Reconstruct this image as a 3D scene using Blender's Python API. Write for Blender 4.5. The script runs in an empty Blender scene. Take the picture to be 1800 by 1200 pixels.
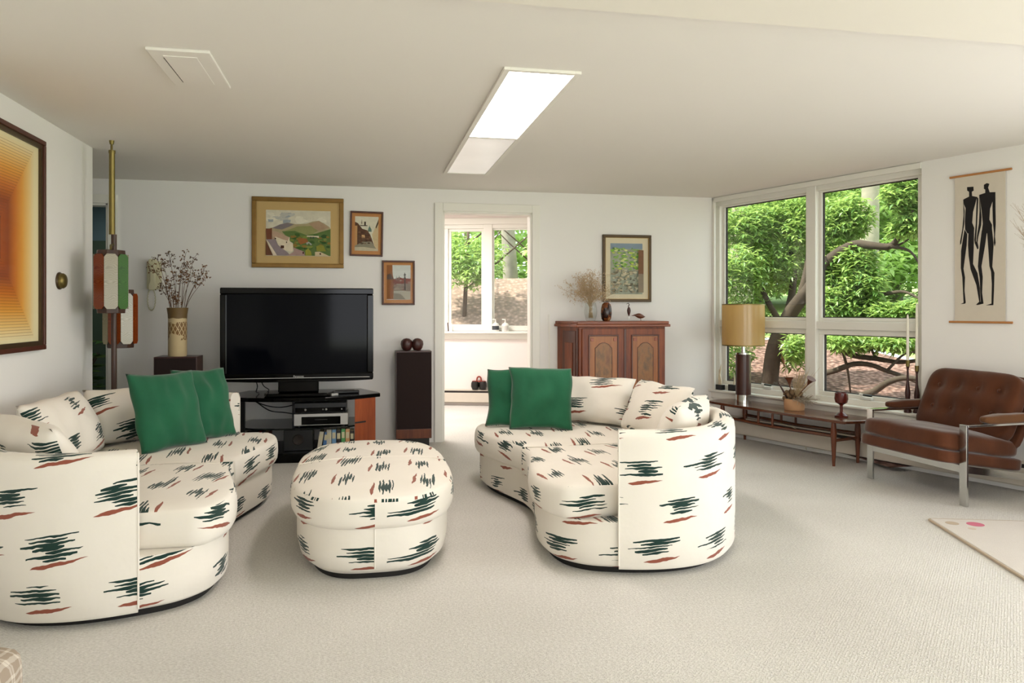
import bpy, bmesh, random
from math import *
from mathutils import Vector, Matrix, noise as mnoise
random.seed(7)
SC = bpy.context.scene
COL = SC.collection
# camera model of the photograph: 1800x1200, focal 1319 px, eye 1.22 m above the carpet
FPX, EYE, HOR, YAW = 1319.0, 1.22, 545.0, radians(11.2)
H = 2.34
def ray(u, v):
    l = (u - 900) / FPX
    return Vector((sin(YAW) + l * cos(YAW), cos(YAW) - l * sin(YAW), (HOR - v) / FPX))
def at(u, v, ax):
    r = ray(u, v)
    return Vector((ax * r.x, ax * r.y, EYE + ax * r.z))
# ------------------------------------------------------------------ mesh builder
class M:
    def __init__(s):
        s.v, s.f, s.uv, s.m = [], [], [], []
    def add(s, vs, fs, m=0, uv=None):
        b = len(s.v)
        s.v += [tuple(p) for p in vs]
        for i, f in enumerate(fs):
            s.f.append(tuple(b + k for k in f)); s.m.append(m)
            s.uv.append(uv[i] if uv else None)
        return s
    def box(s, x0, x1, y0, y1, z0, z1, m=0):
        vs = [(x, y, z) for z in (z0, z1) for y in (y0, y1) for x in (x0, x1)]
        return s.add(vs, [(0, 2, 3, 1), (4, 5, 7, 6), (0, 1, 5, 4), (2, 6, 7, 3), (0, 4, 6, 2), (1, 3, 7, 5)], m)
    def obox(s, p, ax, ay, az, m=0):
        p = Vector(p); ax, ay, az = Vector(ax), Vector(ay), Vector(az)
        vs = [p + ax * i + ay * j + az * k for k in (0, 1) for j in (0, 1) for i in (0, 1)]
        return s.add(vs, [(0, 2, 3, 1), (4, 5, 7, 6), (0, 1, 5, 4), (2, 6, 7, 3), (0, 4, 6, 2), (1, 3, 7, 5)], m)
    def tube(s, pts, r, n=8, m=0, caps=True):
        pts = [Vector(p) for p in pts]; k = len(pts); vs = []; fs = []
        a = None
        for i, p in enumerate(pts):
            t = (pts[min(i + 1, k - 1)] - pts[max(i - 1, 0)])
            t = t.normalized() if t.length > 1e-9 else Vector((0, 0, 1))
            if a is None: a = Vector((1, 0, 0)) if abs(t.x) < .8 else Vector((0, 1, 0))
            a = a - t * a.dot(t)
            if a.length < 1e-5: a = t.orthogonal()
            a.normalize(); bb = t.cross(a)
            rr = r(i / (k - 1)) if callable(r) else (r[i] if isinstance(r, (list, tuple)) else r)
            for j in range(n):
                q = 2 * pi * j / n
                vs.append(p + a * (rr * cos(q)) + bb * (rr * sin(q)))
        for i in range(k - 1):
            for j in range(n):
                j2 = (j + 1) % n
                fs.append((i * n + j, i * n + j2, (i + 1) * n + j2, (i + 1) * n + j))
        if caps:
            fs.append(tuple(range(n - 1, -1, -1))); fs.append(tuple((k - 1) * n + j for j in range(n)))
        return s.add(vs, fs, m)
    def cyl(s, x, y, z0, z1, r0, r1=None, n=24, m=0):
        r1 = r0 if r1 is None else r1
        return s.lathe([(0, z0), (r0, z0), (r1, z1), (0, z1)], n, (x, y, 0), m)
    def lathe(s, prof, n=32, c=(0, 0, 0), m=0):
        vs, fs = [], []
        for (r, z) in prof:
            for j in range(n):
                q = 2 * pi * j / n
                vs.append((c[0] + r * cos(q), c[1] + r * sin(q), c[2] + z))
        for i in range(len(prof) - 1):
            a, b = prof[i][0] < 1e-6, prof[i + 1][0] < 1e-6
            for j in range(n):
                j2 = (j + 1) % n
                if a and b: continue
                if a: fs.append((i * n, (i + 1) * n + j2, (i + 1) * n + j))
                elif b: fs.append((i * n + j, i * n + j2, (i + 1) * n))
                else: fs.append((i * n + j, i * n + j2, (i + 1) * n + j2, (i + 1) * n + j))
        return s.add(vs, fs, m)
    def prism(s, poly, z0, z1, m=0):
        k = len(poly)
        vs = [(x, y, z0) for x, y in poly] + [(x, y, z1) for x, y in poly]
        fs = [tuple(range(k - 1, -1, -1)), tuple(range(k, 2 * k))]
        fs += [(i, (i + 1) % k, k + (i + 1) % k, k + i) for i in range(k)]
        return s.add(vs, fs, m)
    def ball(s, c, r, n=12, k=8, m=0):
        rx, ry, rz = r if isinstance(r, (tuple, list)) else (r, r, r)
        vs, fs = [], []
        for i in range(k + 1):
            t = pi * i / k
            for j in range(n):
                q = 2 * pi * j / n
                vs.append((c[0] + rx * sin(t) * cos(q), c[1] + ry * sin(t) * sin(q), c[2] - rz * cos(t)))
        for i in range(k):
            for j in range(n):
                j2 = (j + 1) % n
                fs.append((i * n + j, i * n + j2, (i + 1) * n + j2, (i + 1) * n + j))
        return s.add(vs, fs, m)
    def wall(s, a0, a1, z0, z1, holes, d0, d1, axis='x', m=0):
        A = sorted({a0, a1} | {h[0] for h in holes} | {h[1] for h in holes})
        Z = sorted({z0, z1} | {h[2] for h in holes} | {h[3] for h in holes})
        for i in range(len(A) - 1):
            for j in range(len(Z) - 1):
                ca, cz = (A[i] + A[i + 1]) / 2, (Z[j] + Z[j + 1]) / 2
                if any(h[0] < ca < h[1] and h[2] < cz < h[3] for h in holes): continue
                if axis == 'x': s.box(A[i], A[i + 1], d0, d1, Z[j], Z[j + 1], m)
                else: s.box(d0, d1, A[i], A[i + 1], Z[j], Z[j + 1], m)
        return s
    def ring(s, x0, x1, z0, z1, w, y0, y1, m=0):            # a rectangular frame in the XZ plane
        s.box(x0, x1, y0, y1, z0, z0 + w, m); s.box(x0, x1, y0, y1, z1 - w, z1, m)
        s.box(x0, x0 + w, y0, y1, z0 + w, z1 - w, m); s.box(x1 - w, x1, y0, y1, z0 + w, z1 - w, m)
        return s
    def obj(s, name, mats, parent=None, bev=0, smooth=None, sub=0, loc=None, rz=0, fix=True):
        me = bpy.data.meshes.new(name)
        me.from_pydata(s.v, [], s.f)
        mats = mats if isinstance(mats, (list, tuple)) else [mats]
        for x in mats: me.materials.append(x)
        me.polygons.foreach_set('material_index', s.m)
        if any(u is not None for u in s.uv):
            lay = me.uv_layers.new(name='UVMap'); flat = []
            for f, u in zip(s.f, s.uv):
                for k in range(len(f)):
                    flat += list(u[k]) if u else [s.v[f[k]][0], s.v[f[k]][1]]
            lay.data.foreach_set('uv', flat)
        if fix:
            bm = bmesh.new(); bm.from_mesh(me)
            bmesh.ops.recalc_face_normals(bm, faces=bm.faces); bm.to_mesh(me); bm.free()
        if smooth is not None:
            me.polygons.foreach_set('use_smooth', [True] * len(me.polygons))
            if smooth < 180: me.set_sharp_from_angle(angle=radians(smooth))
        o = bpy.data.objects.new(name, me); COL.objects.link(o)
        if bev:
            b = o.modifiers.new('bevel', 'BEVEL'); b.width = bev; b.segments = 2; b.limit_method = 'ANGLE'; b.angle_limit = radians(40)
            if smooth is None:
                pass
        if sub:
            q = o.modifiers.new('sub', 'SUBSURF'); q.levels = q.render_levels = sub
        if parent: o.parent = parent
        if loc is not None: o.location = loc
        if rz: o.rotation_euler = (0, 0, rz)
        return o
def tag(o, label, cat, group=None, kind=None):
    o['label'] = label; o['category'] = cat
    if group: o['group'] = group
    if kind: o['kind'] = kind
    return o
def thing(name, label, cat, loc=(0, 0, 0), rz=0, group=None):
    o = bpy.data.objects.new(name, None); COL.objects.link(o)
    o.empty_display_size = .1
    o.location = loc; o.rotation_euler = (0, 0, rz)
    return tag(o, label, cat, group)
def struct(o):
    o['kind'] = 'structure'; return o
def copy_tree(o, parent=None):
    c = o.copy(); COL.objects.link(c)
    if parent: c.parent = parent
    for ch in list(o.children): copy_tree(ch, c)
    return c
def crom(pts, n, closed=False):                              # Catmull-Rom through points, n samples per span
    P = [Vector(p) for p in pts]; k = len(P); out = []
    for i in range(k if closed else k - 1):
        p0 = P[(i - 1) % k] if closed or i > 0 else P[0] * 2 - P[1]
        p1 = P[i]; p2 = P[(i + 1) % k]
        p3 = P[(i + 2) % k] if closed or i + 2 < k else P[-1] * 2 - P[-2]
        for j in range(n):
            t = j / n
            out.append(.5 * ((2 * p1) + (p2 - p0) * t + (2 * p0 - 5 * p1 + 4 * p2 - p3) * t * t + (3 * p1 - p0 - 3 * p2 + p3) * t ** 3))
    if not closed: out.append(P[-1])
    return out
# ------------------------------------------------------------------ materials
def rgb(h):
    h = h.lstrip('#'); c = [int(h[i:i + 2], 16) / 255 for i in (0, 2, 4)]
    return tuple(x / 12.92 if x <= .04045 else ((x + .055) / 1.055) ** 2.4 for x in c) + (1,)
class NT:
    def __init__(s, name):
        s.mat = bpy.data.materials.new(name); s.mat.use_nodes = True
        s.t = s.mat.node_tree; s.b = s.t.nodes['Principled BSDF']; s.out = s.t.nodes['Material Output']
    def n(s, typ, **kw):
        x = s.t.nodes.new(typ)
        for k, v in kw.items(): setattr(x, k, v)
        return x
    def link(s, a, b): s.t.links.new(a, b)
    def sset(s, sock, val):
        if isinstance(val, S): s.link(val.o, sock)
        elif isinstance(val, bpy.types.NodeSocket): s.link(val, sock)
        else: sock.default_value = val
    def math(s, op, a, b=None, c=None):
        x = s.n('ShaderNodeMath', operation=op)
        s.sset(x.inputs[0], a)
        if b is not None: s.sset(x.inputs[1], b)
        if c is not None: s.sset(x.inputs[2], c)
        return S(s, x.outputs[0])
    def noise(s, vec, scale, detail=2, rough=.5, dim='3D'):
        x = s.n('ShaderNodeTexNoise', noise_dimensions=dim)
        if vec is not None: s.link(vec, x.inputs['Vector'])
        x.inputs['Scale'].default_value = scale; x.inputs['Detail'].default_value = detail; x.inputs['Roughness'].default_value = rough
        return S(s, x.outputs[0])
    def mix(s, fac, a, b):
        x = s.n('ShaderNodeMix', data_type='RGBA')
        s.sset(x.inputs[0], fac); s.sset(x.inputs[6], a); s.sset(x.inputs[7], b)
        return x.outputs[2]
    def ramp(s, fac, stops, interp='LINEAR'):
        x = s.n('ShaderNodeValToRGB'); x.color_ramp.interpolation = interp
        e = x.color_ramp.elements
        e[0].position, e[0].color = stops[0]; e[1].position, e[1].color = stops[-1]
        for p, c in stops[1:-1]:
            q = e.new(p); q.color = c
        s.sset(x.inputs[0], fac)
        return x.outputs[0]
    def obj(s, scale=(1, 1, 1)):
        tc = s.n('ShaderNodeTexCoord'); mp = s.n('ShaderNodeMapping')
        mp.inputs['Scale'].default_value = scale; s.link(tc.outputs['Object'], mp.inputs[0])
        return mp.outputs[0]
    def uv(s): return s.n('ShaderNodeUVMap', uv_map='UVMap').outputs[0]
    def sep(s, vec):
        x = s.n('ShaderNodeSeparateXYZ'); s.link(vec, x.inputs[0])
        return [S(s, o) for o in x.outputs]
    def comb(s, a, b, c=0.):
        x = s.n('ShaderNodeCombineXYZ')
        for i, k in enumerate((a, b, c)): s.sset(x.inputs[i], k)
        return x.outputs[0]
    def rand(s, vec):
        x = s.n('ShaderNodeTexWhiteNoise', noise_dimensions='3D'); s.link(vec, x.inputs['Vector'])
        return s.sep(x.outputs['Color'])
    def bump(s, h, strength, dist=.01):
        x = s.n('ShaderNodeBump'); x.inputs['Strength'].default_value = strength; x.inputs['Distance'].default_value = dist
        s.sset(x.inputs['Height'], h); s.link(x.outputs[0], s.b.inputs['Normal'])
    def fin(s, col=None, rough=.6, metal=0., spec=.5, **kw):
        if col is not None: s.sset(s.b.inputs['Base Color'], col)
        s.b.inputs['Roughness'].default_value = rough; s.b.inputs['Metallic'].default_value = metal
        s.b.inputs['Specular IOR Level'].default_value = spec
        for k, v in kw.items(): s.b.inputs[k.replace('_', ' ')].default_value = v
        return s.mat
class S:                                                     # a socket with arithmetic
    def __init__(s, nt, o): s.nt, s.o = nt, o
    def __add__(s, k): return s.nt.math('ADD', s, k)
    def __radd__(s, k): return s.nt.math('ADD', k, s)
    def __sub__(s, k): return s.nt.math('SUBTRACT', s, k)
    def __rsub__(s, k): return s.nt.math('SUBTRACT', k, s)
    def __mul__(s, k): return s.nt.math('MULTIPLY', s, k)
    def __rmul__(s, k): return s.nt.math('MULTIPLY', k, s)
    def __truediv__(s, k): return s.nt.math('DIVIDE', s, k)
    def __lt__(s, k): return s.nt.math('LESS_THAN', s, k)
    def __gt__(s, k): return s.nt.math('GREATER_THAN', s, k)
    def floor(s): return s.nt.math('FLOOR', s)
    def abs(s): return s.nt.math('ABSOLUTE', s)
    def mod(s, k): return s.nt.math('MODULO', s, k)
    def max(s, k): return s.nt.math('MAXIMUM', s, k)
    def min(s, k): return s.nt.math('MINIMUM', s, k)
    def frac(s): return s.nt.math('FRACT', s)
def plain(name, col, rough=.6, metal=0., var=.06, vs=8., bump=0., bs=60., spec=.5, **kw):
    """a colour with a slight mottled variation and an optional fine bump"""
    nt = NT(name); c = rgb(col) if isinstance(col, str) else col
    o = nt.obj()
    f = nt.noise(o, vs, 3)
    d = tuple(x * (1 - var) for x in c[:3]) + (1,); l = tuple(min(1, x * (1 + var)) for x in c[:3]) + (1,)
    colr = nt.mix(f, d, l)
    if bump: nt.bump(nt.noise(o, bs, 3), bump)
    return nt.fin(colr, rough, metal, spec, **kw)
def wood(name, dark, light, axis=2, rough=.35, scale=1., coat=0.):
    nt = NT(name)
    sc = [14., 14., 14.]; sc[axis] = 1.2
    v = nt.obj(tuple(x * scale for x in sc))
    f = nt.noise(v, 1.6, 5, .6); g = nt.noise(v, 7., 2, .5)
    col = nt.ramp(f * .75 + g * .25, [(.3, rgb(dark)), (.7, rgb(light))])
    return nt.fin(col, rough, Coat_Weight=coat, Coat_Roughness=.15)
def fabric_pattern():
    """cream upholstery printed with brush-stroke clusters and rust dashes; UVs are in metres"""
    nt = NT('brushstroke_upholstery')
    u, v, _ = nt.sep(nt.uv())
    PX, PY = .37, .185
    nz = nt.noise(nt.uv(), 17., 2, .5, '2D') - .5
    row = (v / PY).floor()
    uu = u + (row.mod(2.).abs()) * (PX * .5) + (row * 12.9898).frac().abs() * .09
    col = (uu / PX).floor()
    r1, r2, r3 = nt.rand(nt.comb(col, row, 3.3))
    lx = (uu / PX - col - .5) * PX + (r1 - .5) * .07
    ly = (v / PY - row - .58) * PY + (r2 - .5) * .03
    ly = ly - lx * (r3 * .16) + nz * .012
    SP = .0148
    k = (ly / SP + .5).floor()
    fy = (ly / SP - k).abs()
    s1, s2, s3 = nt.rand(nt.comb(col, row, k + 40.5))
    hl = .05 + .075 * s2 - k.abs() * .004
    t = ((lx - (s1 - .5) * .085) / hl).max(-1.).min(1.)
    end = nt.math('POWER', 1. - t.abs() * (.8 + .2 * s1), .45)
    thick = end * (.22 + s3 * .30)
    core = 1. - (lx / .055) * (lx / .055) - (ly / .03) * (ly / .03)
    thick = thick + core.max(0.) * (.1 + .14 * s1)
    green = (fy < (thick + nz * .3)) * (k.abs() < (2.2 + r3)) * (t.abs() < .985)
    ry = ly + .064; rx = lx - .01 + (r2 - .5) * .06
    tt = (rx / (.074 + r3 * .035)).max(-1.).min(1.)
    rust = (ry - lx * .05 + nz * .0035).abs() < (nt.math('POWER', 1. - tt * tt, .8) * (.0082 - tt * .003) - .0004)
    base = nt.mix(nt.noise(nt.uv(), 5., 2), rgb('#e0d9cd'), rgb('#e9e3d8'))
    c = nt.mix(green, base, rgb('#17332d'))
    c = nt.mix(rust, c, rgb('#8e4f3d'))
    nt.bump(nt.noise(nt.obj(), 9., 3), .18, .02)
    return nt.fin(c, .85, spec=.25, Sheen_Weight=.15)
def emission(name, col, strength):
    nt = NT(name)
    return nt.fin(rgb(col), .5, Emission_Color=rgb(col), Emission_Strength=strength)
def glassmat(name, tint='#ffffff', rough=0.0, refl=1.0):
    nt = NT(name)
    tr = nt.n('ShaderNodeBsdfTransparent'); tr.inputs[0].default_value = rgb(tint)
    gl = nt.n('ShaderNodeBsdfGlossy'); gl.inputs['Roughness'].default_value = rough
    lw = nt.n('ShaderNodeFresnel'); lw.inputs['IOR'].default_value = 1.5
    mx = nt.n('ShaderNodeMixShader')
    ge = nt.n('ShaderNodeNewGeometry')
    nt.link((S(nt, lw.outputs[0]) * (1. - S(nt, ge.outputs['Backfacing'])) * refl).o, mx.inputs[0]); nt.link(tr.outputs[0], mx.inputs[1]); nt.link(gl.outputs[0], mx.inputs[2])
    nt.link(mx.outputs[0], nt.out.inputs[0])
    return nt.mat
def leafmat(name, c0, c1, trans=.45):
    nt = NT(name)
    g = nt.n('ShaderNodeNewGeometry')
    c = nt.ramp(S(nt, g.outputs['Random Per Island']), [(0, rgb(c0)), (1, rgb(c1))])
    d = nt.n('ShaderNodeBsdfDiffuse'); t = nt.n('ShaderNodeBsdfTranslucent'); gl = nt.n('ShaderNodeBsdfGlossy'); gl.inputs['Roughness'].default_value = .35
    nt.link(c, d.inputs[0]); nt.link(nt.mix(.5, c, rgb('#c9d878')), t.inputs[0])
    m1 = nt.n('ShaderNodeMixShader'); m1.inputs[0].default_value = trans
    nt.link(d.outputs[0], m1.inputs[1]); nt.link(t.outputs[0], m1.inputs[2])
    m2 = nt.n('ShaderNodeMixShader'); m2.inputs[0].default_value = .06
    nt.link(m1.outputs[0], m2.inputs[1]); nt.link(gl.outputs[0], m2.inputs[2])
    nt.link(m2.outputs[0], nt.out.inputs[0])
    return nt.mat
def translucent(name, c, mixf=.5, stripes=None):
    nt = NT(name)
    col = rgb(c)
    if stripes:
        x, y, z = nt.sep(nt.obj())
        n = nt.noise(nt.obj((1, 1, 1)), 14., 2)
        w = ((z * 95. + n * 9.).frac())
        col = nt.mix(w, rgb(stripes), rgb(c))
    d = nt.n('ShaderNodeBsdfDiffuse'); t = nt.n('ShaderNodeBsdfTranslucent'); gl = nt.n('ShaderNodeBsdfGlossy'); gl.inputs['Roughness'].default_value = .25
    nt.sset(d.inputs[0], col); nt.sset(t.inputs[0], col)
    m1 = nt.n('ShaderNodeMixShader'); m1.inputs[0].default_value = mixf
    nt.link(d.outputs[0], m1.inputs[1]); nt.link(t.outputs[0], m1.inputs[2])
    m2 = nt.n('ShaderNodeMixShader'); m2.inputs[0].default_value = .05
    nt.link(m1.outputs[0], m2.inputs[1]); nt.link(gl.outputs[0], m2.inputs[2])
    nt.link(m2.outputs[0], nt.out.inputs[0])
    return nt.mat
def carpetmat():
    nt = NT('loop_carpet'); o = nt.obj()
    x, y, z = nt.sep(o)
    a = nt.noise(o, 1.3, 3); b = nt.noise(o, 95., 2)
    col = nt.ramp(a * .35 + b * .65, [(.3, rgb('#bdb9b2')), (.7, rgb('#dddad4'))])
    w = ((x + y) * 70. + b * 2.).frac(); w2 = ((x - y) * 70. + b * 2.).frac()
    nt.bump((w - .5).abs() + (w2 - .5).abs() + b, .45, .006)
    return nt.fin(col, .95, spec=.1)
def mulchmat():
    nt = NT('mulch'); o = nt.obj()
    v = nt.n('ShaderNodeTexVoronoi'); v.inputs['Scale'].default_value = 14.; nt.link(o, v.inputs['Vector'])
    c = nt.ramp(S(nt, v.outputs['Distance']) + (nt.noise(o, 40., 3) - .5) * .5, [(.05, rgb('#a5877e')), (.45, rgb('#73574f')), (.8, rgb('#4c3b36'))])
    x, y, z = nt.sep(o)
    return nt, c, o
MT = {}
def mats():
    m = MT
    m['wall'] = plain('painted_wall', '#e8e5e1', .9, var=.015, vs=1.5, bump=.03, bs=180, spec=.2)
    m['farwall'] = plain('pale_painted_wall', '#e6ddd8', .9, var=.015, vs=1.5, spec=.2)
    m['ceil'] = plain('painted_ceiling', '#e7e3dc', .95, var=.015, vs=1.2, spec=.1)
    m['soffit'] = plain('soffit_paint', '#e8e3d8', .95, var=.015, vs=1.2, spec=.1)
    m['trim'] = plain('white_trim', '#e6e3da', .5, var=.02, vs=3)
    m['carpet'] = carpetmat()
    m['fab'] = fabric_pattern()
    m['black'] = plain('black_plastic', '#0b0b0c', .35, var=.2)
    m['gloss'] = plain('gloss_black', '#050505', .12, var=.1, spec=.16)
    m['screen'] = plain('dark_screen', '#07080d', .08, var=.05, spec=.07)
    m['dark'] = plain('dark_base', '#15120f', .8)
    m['green'] = plain('green_cotton', '#1f5a3e', .85, var=.4, vs=5, bump=.55, bs=9, spec=.2, Sheen_Weight=.2)
    m['green2'] = plain('green_cotton_dark', '#1b5c44', .85, var=.3, vs=4, bump=.25, bs=25, spec=.2, Sheen_Weight=.2)
    m['cherry'] = wood('cherry_wood', '#7c3414', '#a9542a', 2, .3)
    m['walnut'] = wood('walnut_wood', '#3c1c10', '#673720', 0, .2, coat=.4)
    m['walnutz'] = wood('walnut_leg_wood', '#48200e', '#743d20', 2, .35)
    m['polewood'] = wood('dark_pole_wood', '#2c180e', '#4a2b1a', 2, .4)
    m['mahog'] = wood('mahogany', '#56200a', '#93491c', 2, .45)
    m['mahogx'] = wood('mahogany_top', '#5e270e', '#974c20', 0, .35)
    m['mahogd'] = wood('dark_mahogany', '#401a0b', '#5e2b12', 2, .35)
    m['veneer'] = wood('warm_veneer', '#84481a', '#a8672a', 2, .35)
    m['teak'] = wood('teak', '#4c2718', '#744028', 2, .4)
    m['rose'] = wood('rosewood', '#2a110c', '#47201a', 2, .35)
    m['chrome'] = plain('chrome', '#c9c9c6', .14, 1., var=.03)
    m['steel'] = plain('brushed_chrome', '#b9b9b4', .28, 1., var=.05)
    m['brass'] = plain('aged_brass', '#7a6c3e', .4, .85, var=.12)
    m['suede'] = plain('brown_suede', '#512e1c', .95, var=.5, vs=5, bump=.3, bs=10, spec=.15, Sheen_Weight=.35, Sheen_Roughness=.4)
    m['suede2'] = plain('tan_suede', '#624128', .95, var=.4, vs=5, bump=.2, bs=12, spec=.15, Sheen_Weight=.35, Sheen_Roughness=.4)
    m['gold'] = plain('gilt_frame', '#8d6d34', .4, .6, var=.25, vs=14)
    m['goldd'] = plain('dark_gilt', '#80602c', .4, .5, var=.25, vs=14)
    m['bronze'] = plain('bronze_frame', '#4a3922', .4, .4, var=.2, vs=10)
    m['brownf'] = plain('brown_frame', '#4c2416', .4, var=.15)
    m['mat1'] = plain('tan_mat', '#c1a36c', .9, var=.04)
    m['mat2'] = plain('terracotta_mat', '#b8814e', .9, var=.05)
    m['mat3'] = plain('cream_mat', '#d4c8ab', .9, var=.04)
    m['glass'] = glassmat('window_glass', '#f4f8f5')
    m['picglass'] = glassmat('picture_glass', '#ffffff', 0., .14)
    m['clear'] = glassmat('clear_glass', '#fafbfa', 0., 1.)
    m['ivory'] = plain('ivory_plastic', '#c9c3a2', .5)
    m['white'] = plain('white_plastic', '#dcdad2', .5)
    m['silver'] = plain('silver_plastic', '#b8b7b4', .35, .3)
    m['glassblk'] = plain('smoked_glass', '#101413', .08, spec=.6)
    m['heater'] = plain('heater_enamel', '#cfc6b8', .5)
    m['slot'] = plain('dark_slot', '#2a2320', .8)
    m['lit'] = emission('lit_diffuser', '#fff4ec', 18.)
    m['faint_glow'] = plain('acrylic_diffuser', '#f2f0ec', .25, var=.08, vs=3, Emission_Color=(1, .97, .95, 1), Emission_Strength=.22)  # weak emission stands in for light leaking over from the lit section
    m['shade'] = translucent('parchment_shade', '#dfc080', .5)
    m['canvas'] = plain('cloth_canvas', '#cbc1b1', .95, var=.04, vs=20, bump=.1, bs=300)
    m['ink'] = plain('black_ink', '#120c0b', .9)
    m['bamboo'] = plain('light_wood_rod', '#b0763f', .5)
    m['bark'] = plain('bark', '#4d3d31', .95, var=.4, vs=12, bump=.6, bs=20)
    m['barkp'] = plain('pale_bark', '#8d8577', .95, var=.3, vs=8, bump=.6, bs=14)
    m['barkr'] = plain('branch_bark', '#43382e', .95, var=.35, vs=14, bump=.5, bs=24)
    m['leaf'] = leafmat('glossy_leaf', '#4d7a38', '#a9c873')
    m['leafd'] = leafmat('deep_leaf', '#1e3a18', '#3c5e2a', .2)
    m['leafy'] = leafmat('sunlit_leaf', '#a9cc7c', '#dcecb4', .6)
    m['grass'] = plain('lawn', '#92a860', .95, var=.3, vs=9, bump=.4, bs=60)
    nt, c, o = mulchmat(); m['mulch'] = nt.fin(c, .95, spec=.1)
    nt, c, o = mulchmat(); m['bank'] = nt.fin(nt.mix(.35, c, rgb('#a89486')), .95, spec=.1)
    m['rug'] = plain('pale_rug', '#c9c2ba', .95, var=.04, vs=4, bump=.3, bs=160)
    m['rugedge'] = plain('rug_binding', '#b09f8a', .9)
    m['rose_dot'] = plain('rose_wool', '#c0687c', .95); m['tan_dot'] = plain('tan_wool', '#c4b3a0', .95)
    m['straw'] = plain('dried_straw', '#b8a07c', .9, var=.25, vs=30)
    m['brownstem'] = plain('dried_brown', '#5a4230', .9, var=.3, vs=30)
    m['rustflower'] = plain('dried_rust_flower', '#6e4a2c', .95, var=.3, vs=30)
    m['clay'] = plain('peach_clay', '#c99b72', .7, var=.05)
    m['wax'] = plain('white_wax', '#e6e0d0', .5)
    m['antler'] = plain('pale_antler', '#cdbfa2', .6, var=.15)
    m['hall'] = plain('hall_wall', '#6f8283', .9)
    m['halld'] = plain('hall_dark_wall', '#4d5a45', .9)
mats()
# ================================================================== ROOM
BY = 6.95                                   # back wall
CX, WANG = 3.42, radians(19.8)              # far right corner, and how far the window wall swings out
WE = Vector((sin(WANG), -cos(WANG), 0))     # along the window wall, towards the viewer
WN = Vector((-cos(WANG), -sin(WANG), 0))    # into the room
WRZ = atan2(WE.y, WE.x)
def W(s, d, z): return Vector((CX, BY, 0)) + WE * s - WN * d + Vector((0, 0, z))   # d > 0 is outdoors
TH = .15
REAR = -2.0
# floor, ceiling
struct(M().prism([(-3.6, -2.2), (6.78, -2.2), (CX + .16, BY + .1), (3.3, BY + .12), (3.3, 9.05), (-1.3, 10.45), (-1.3, 8.7), (-3.6, 8.7)], -.05, 0).obj('floor', MT['carpet']))
struct(M().prism([(-3.6, -2.2), (6.85, -2.2), (CX + .16, BY + .12), (-3.6, BY + .12)], H, H + .12).obj('ceiling', MT['ceil']))
struct(M().prism([(-1.83, -2.0), (6.6, -2.0), (4.95, 2.62), (-1.83, 2.62)], H - .03, H - .001).obj('trim_1', MT['soffit']))
# walls
DL, DR, DT = .72, 1.569, 2.14
OL, OR = -3.05, -2.137
struct(M().wall(-3.5, CX + .03, 0, H, [(DL, DR, -1, DT), (OL, OR, -1, 2.13)], BY, BY + .12).obj('wall_back', MT['wall']))
struct(M().box(-1.955, -1.835, REAR, 5.645, 0, H).obj('wall_left', MT['wall']))
struct(M().box(-3.6, -3.48, 5.0, BY, 0, H).obj('wall_hall', MT['wall']))
struct(M().box(-3.6, -1.955, 5.0, 5.1, 0, H).obj('wall_hall_near', MT['wall']))
WH = [(-.01, 2.115, .43, 2.31), (4.35, 7.35, .06, 2.12)]
struct(M().wall(-.0, 9.6, 0, H, WH, 0, TH).obj('wall_right', MT['wall'], loc=(CX, BY, 0), rz=WRZ))
RH = [(-.7, 1.7, .45, 2.12), (2.9, 5.7, .06, 2.12)]
struct(M().wall(-1.955, 7.0, 0, H, RH, REAR - .15, REAR).obj('wall_rear', MT['wall']))
# doorway casing (living room to the next room)
def casing(name, x0, x1, zt, y, w=.075):
    g = M()
    g.box(x0 - w, x0, y - .02, y, 0, zt + w); g.box(x1, x1 + w, y - .02, y, 0, zt + w); g.box(x0, x1, y - .02, y, zt, zt + w)
    g.box(x0 - .002, x0 + .018, y - .005, y + .125, 0, zt); g.box(x1 - .018, x1 + .002, y - .005, y + .125, 0, zt); g.box(x0, x1, y - .005, y + .125, zt - .018, zt + .002)
    return struct(g.obj(name, MT['trim'], bev=.004))
casing('door_1', DL, DR, DT, BY)
casing('door_2', OL, OR, 2.13, BY)
# closet-side panel line beside the doorway
struct(M().box(DR + .16, DR + .175, BY - .006, BY, 0, 1.18).obj('trim_2', MT['trim']))
# hall beyond the left opening
struct(M().box(-3.6, -1.2, 8.6, 8.7, 0, H).obj('wall_hall_end', MT['hall']))
struct(M().box(-3.6, -3.5, BY + .12, 8.6, 0, H).obj('wall_hall_left', MT['hall']))
struct(M().box(-1.3, -1.2, BY + .12, 8.6, 0, H).obj('wall_hall_right', MT['hall']))
struct(M().box(-3.6, -1.2, BY + .12, 8.7, H, H + .1).obj('ceiling_hall', MT['ceil']))
struct(M().box(-3.05, -2.3, 8.57, 8.6, 0, 1.95).obj('door_3', MT['halld'], bev=.005))
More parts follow.
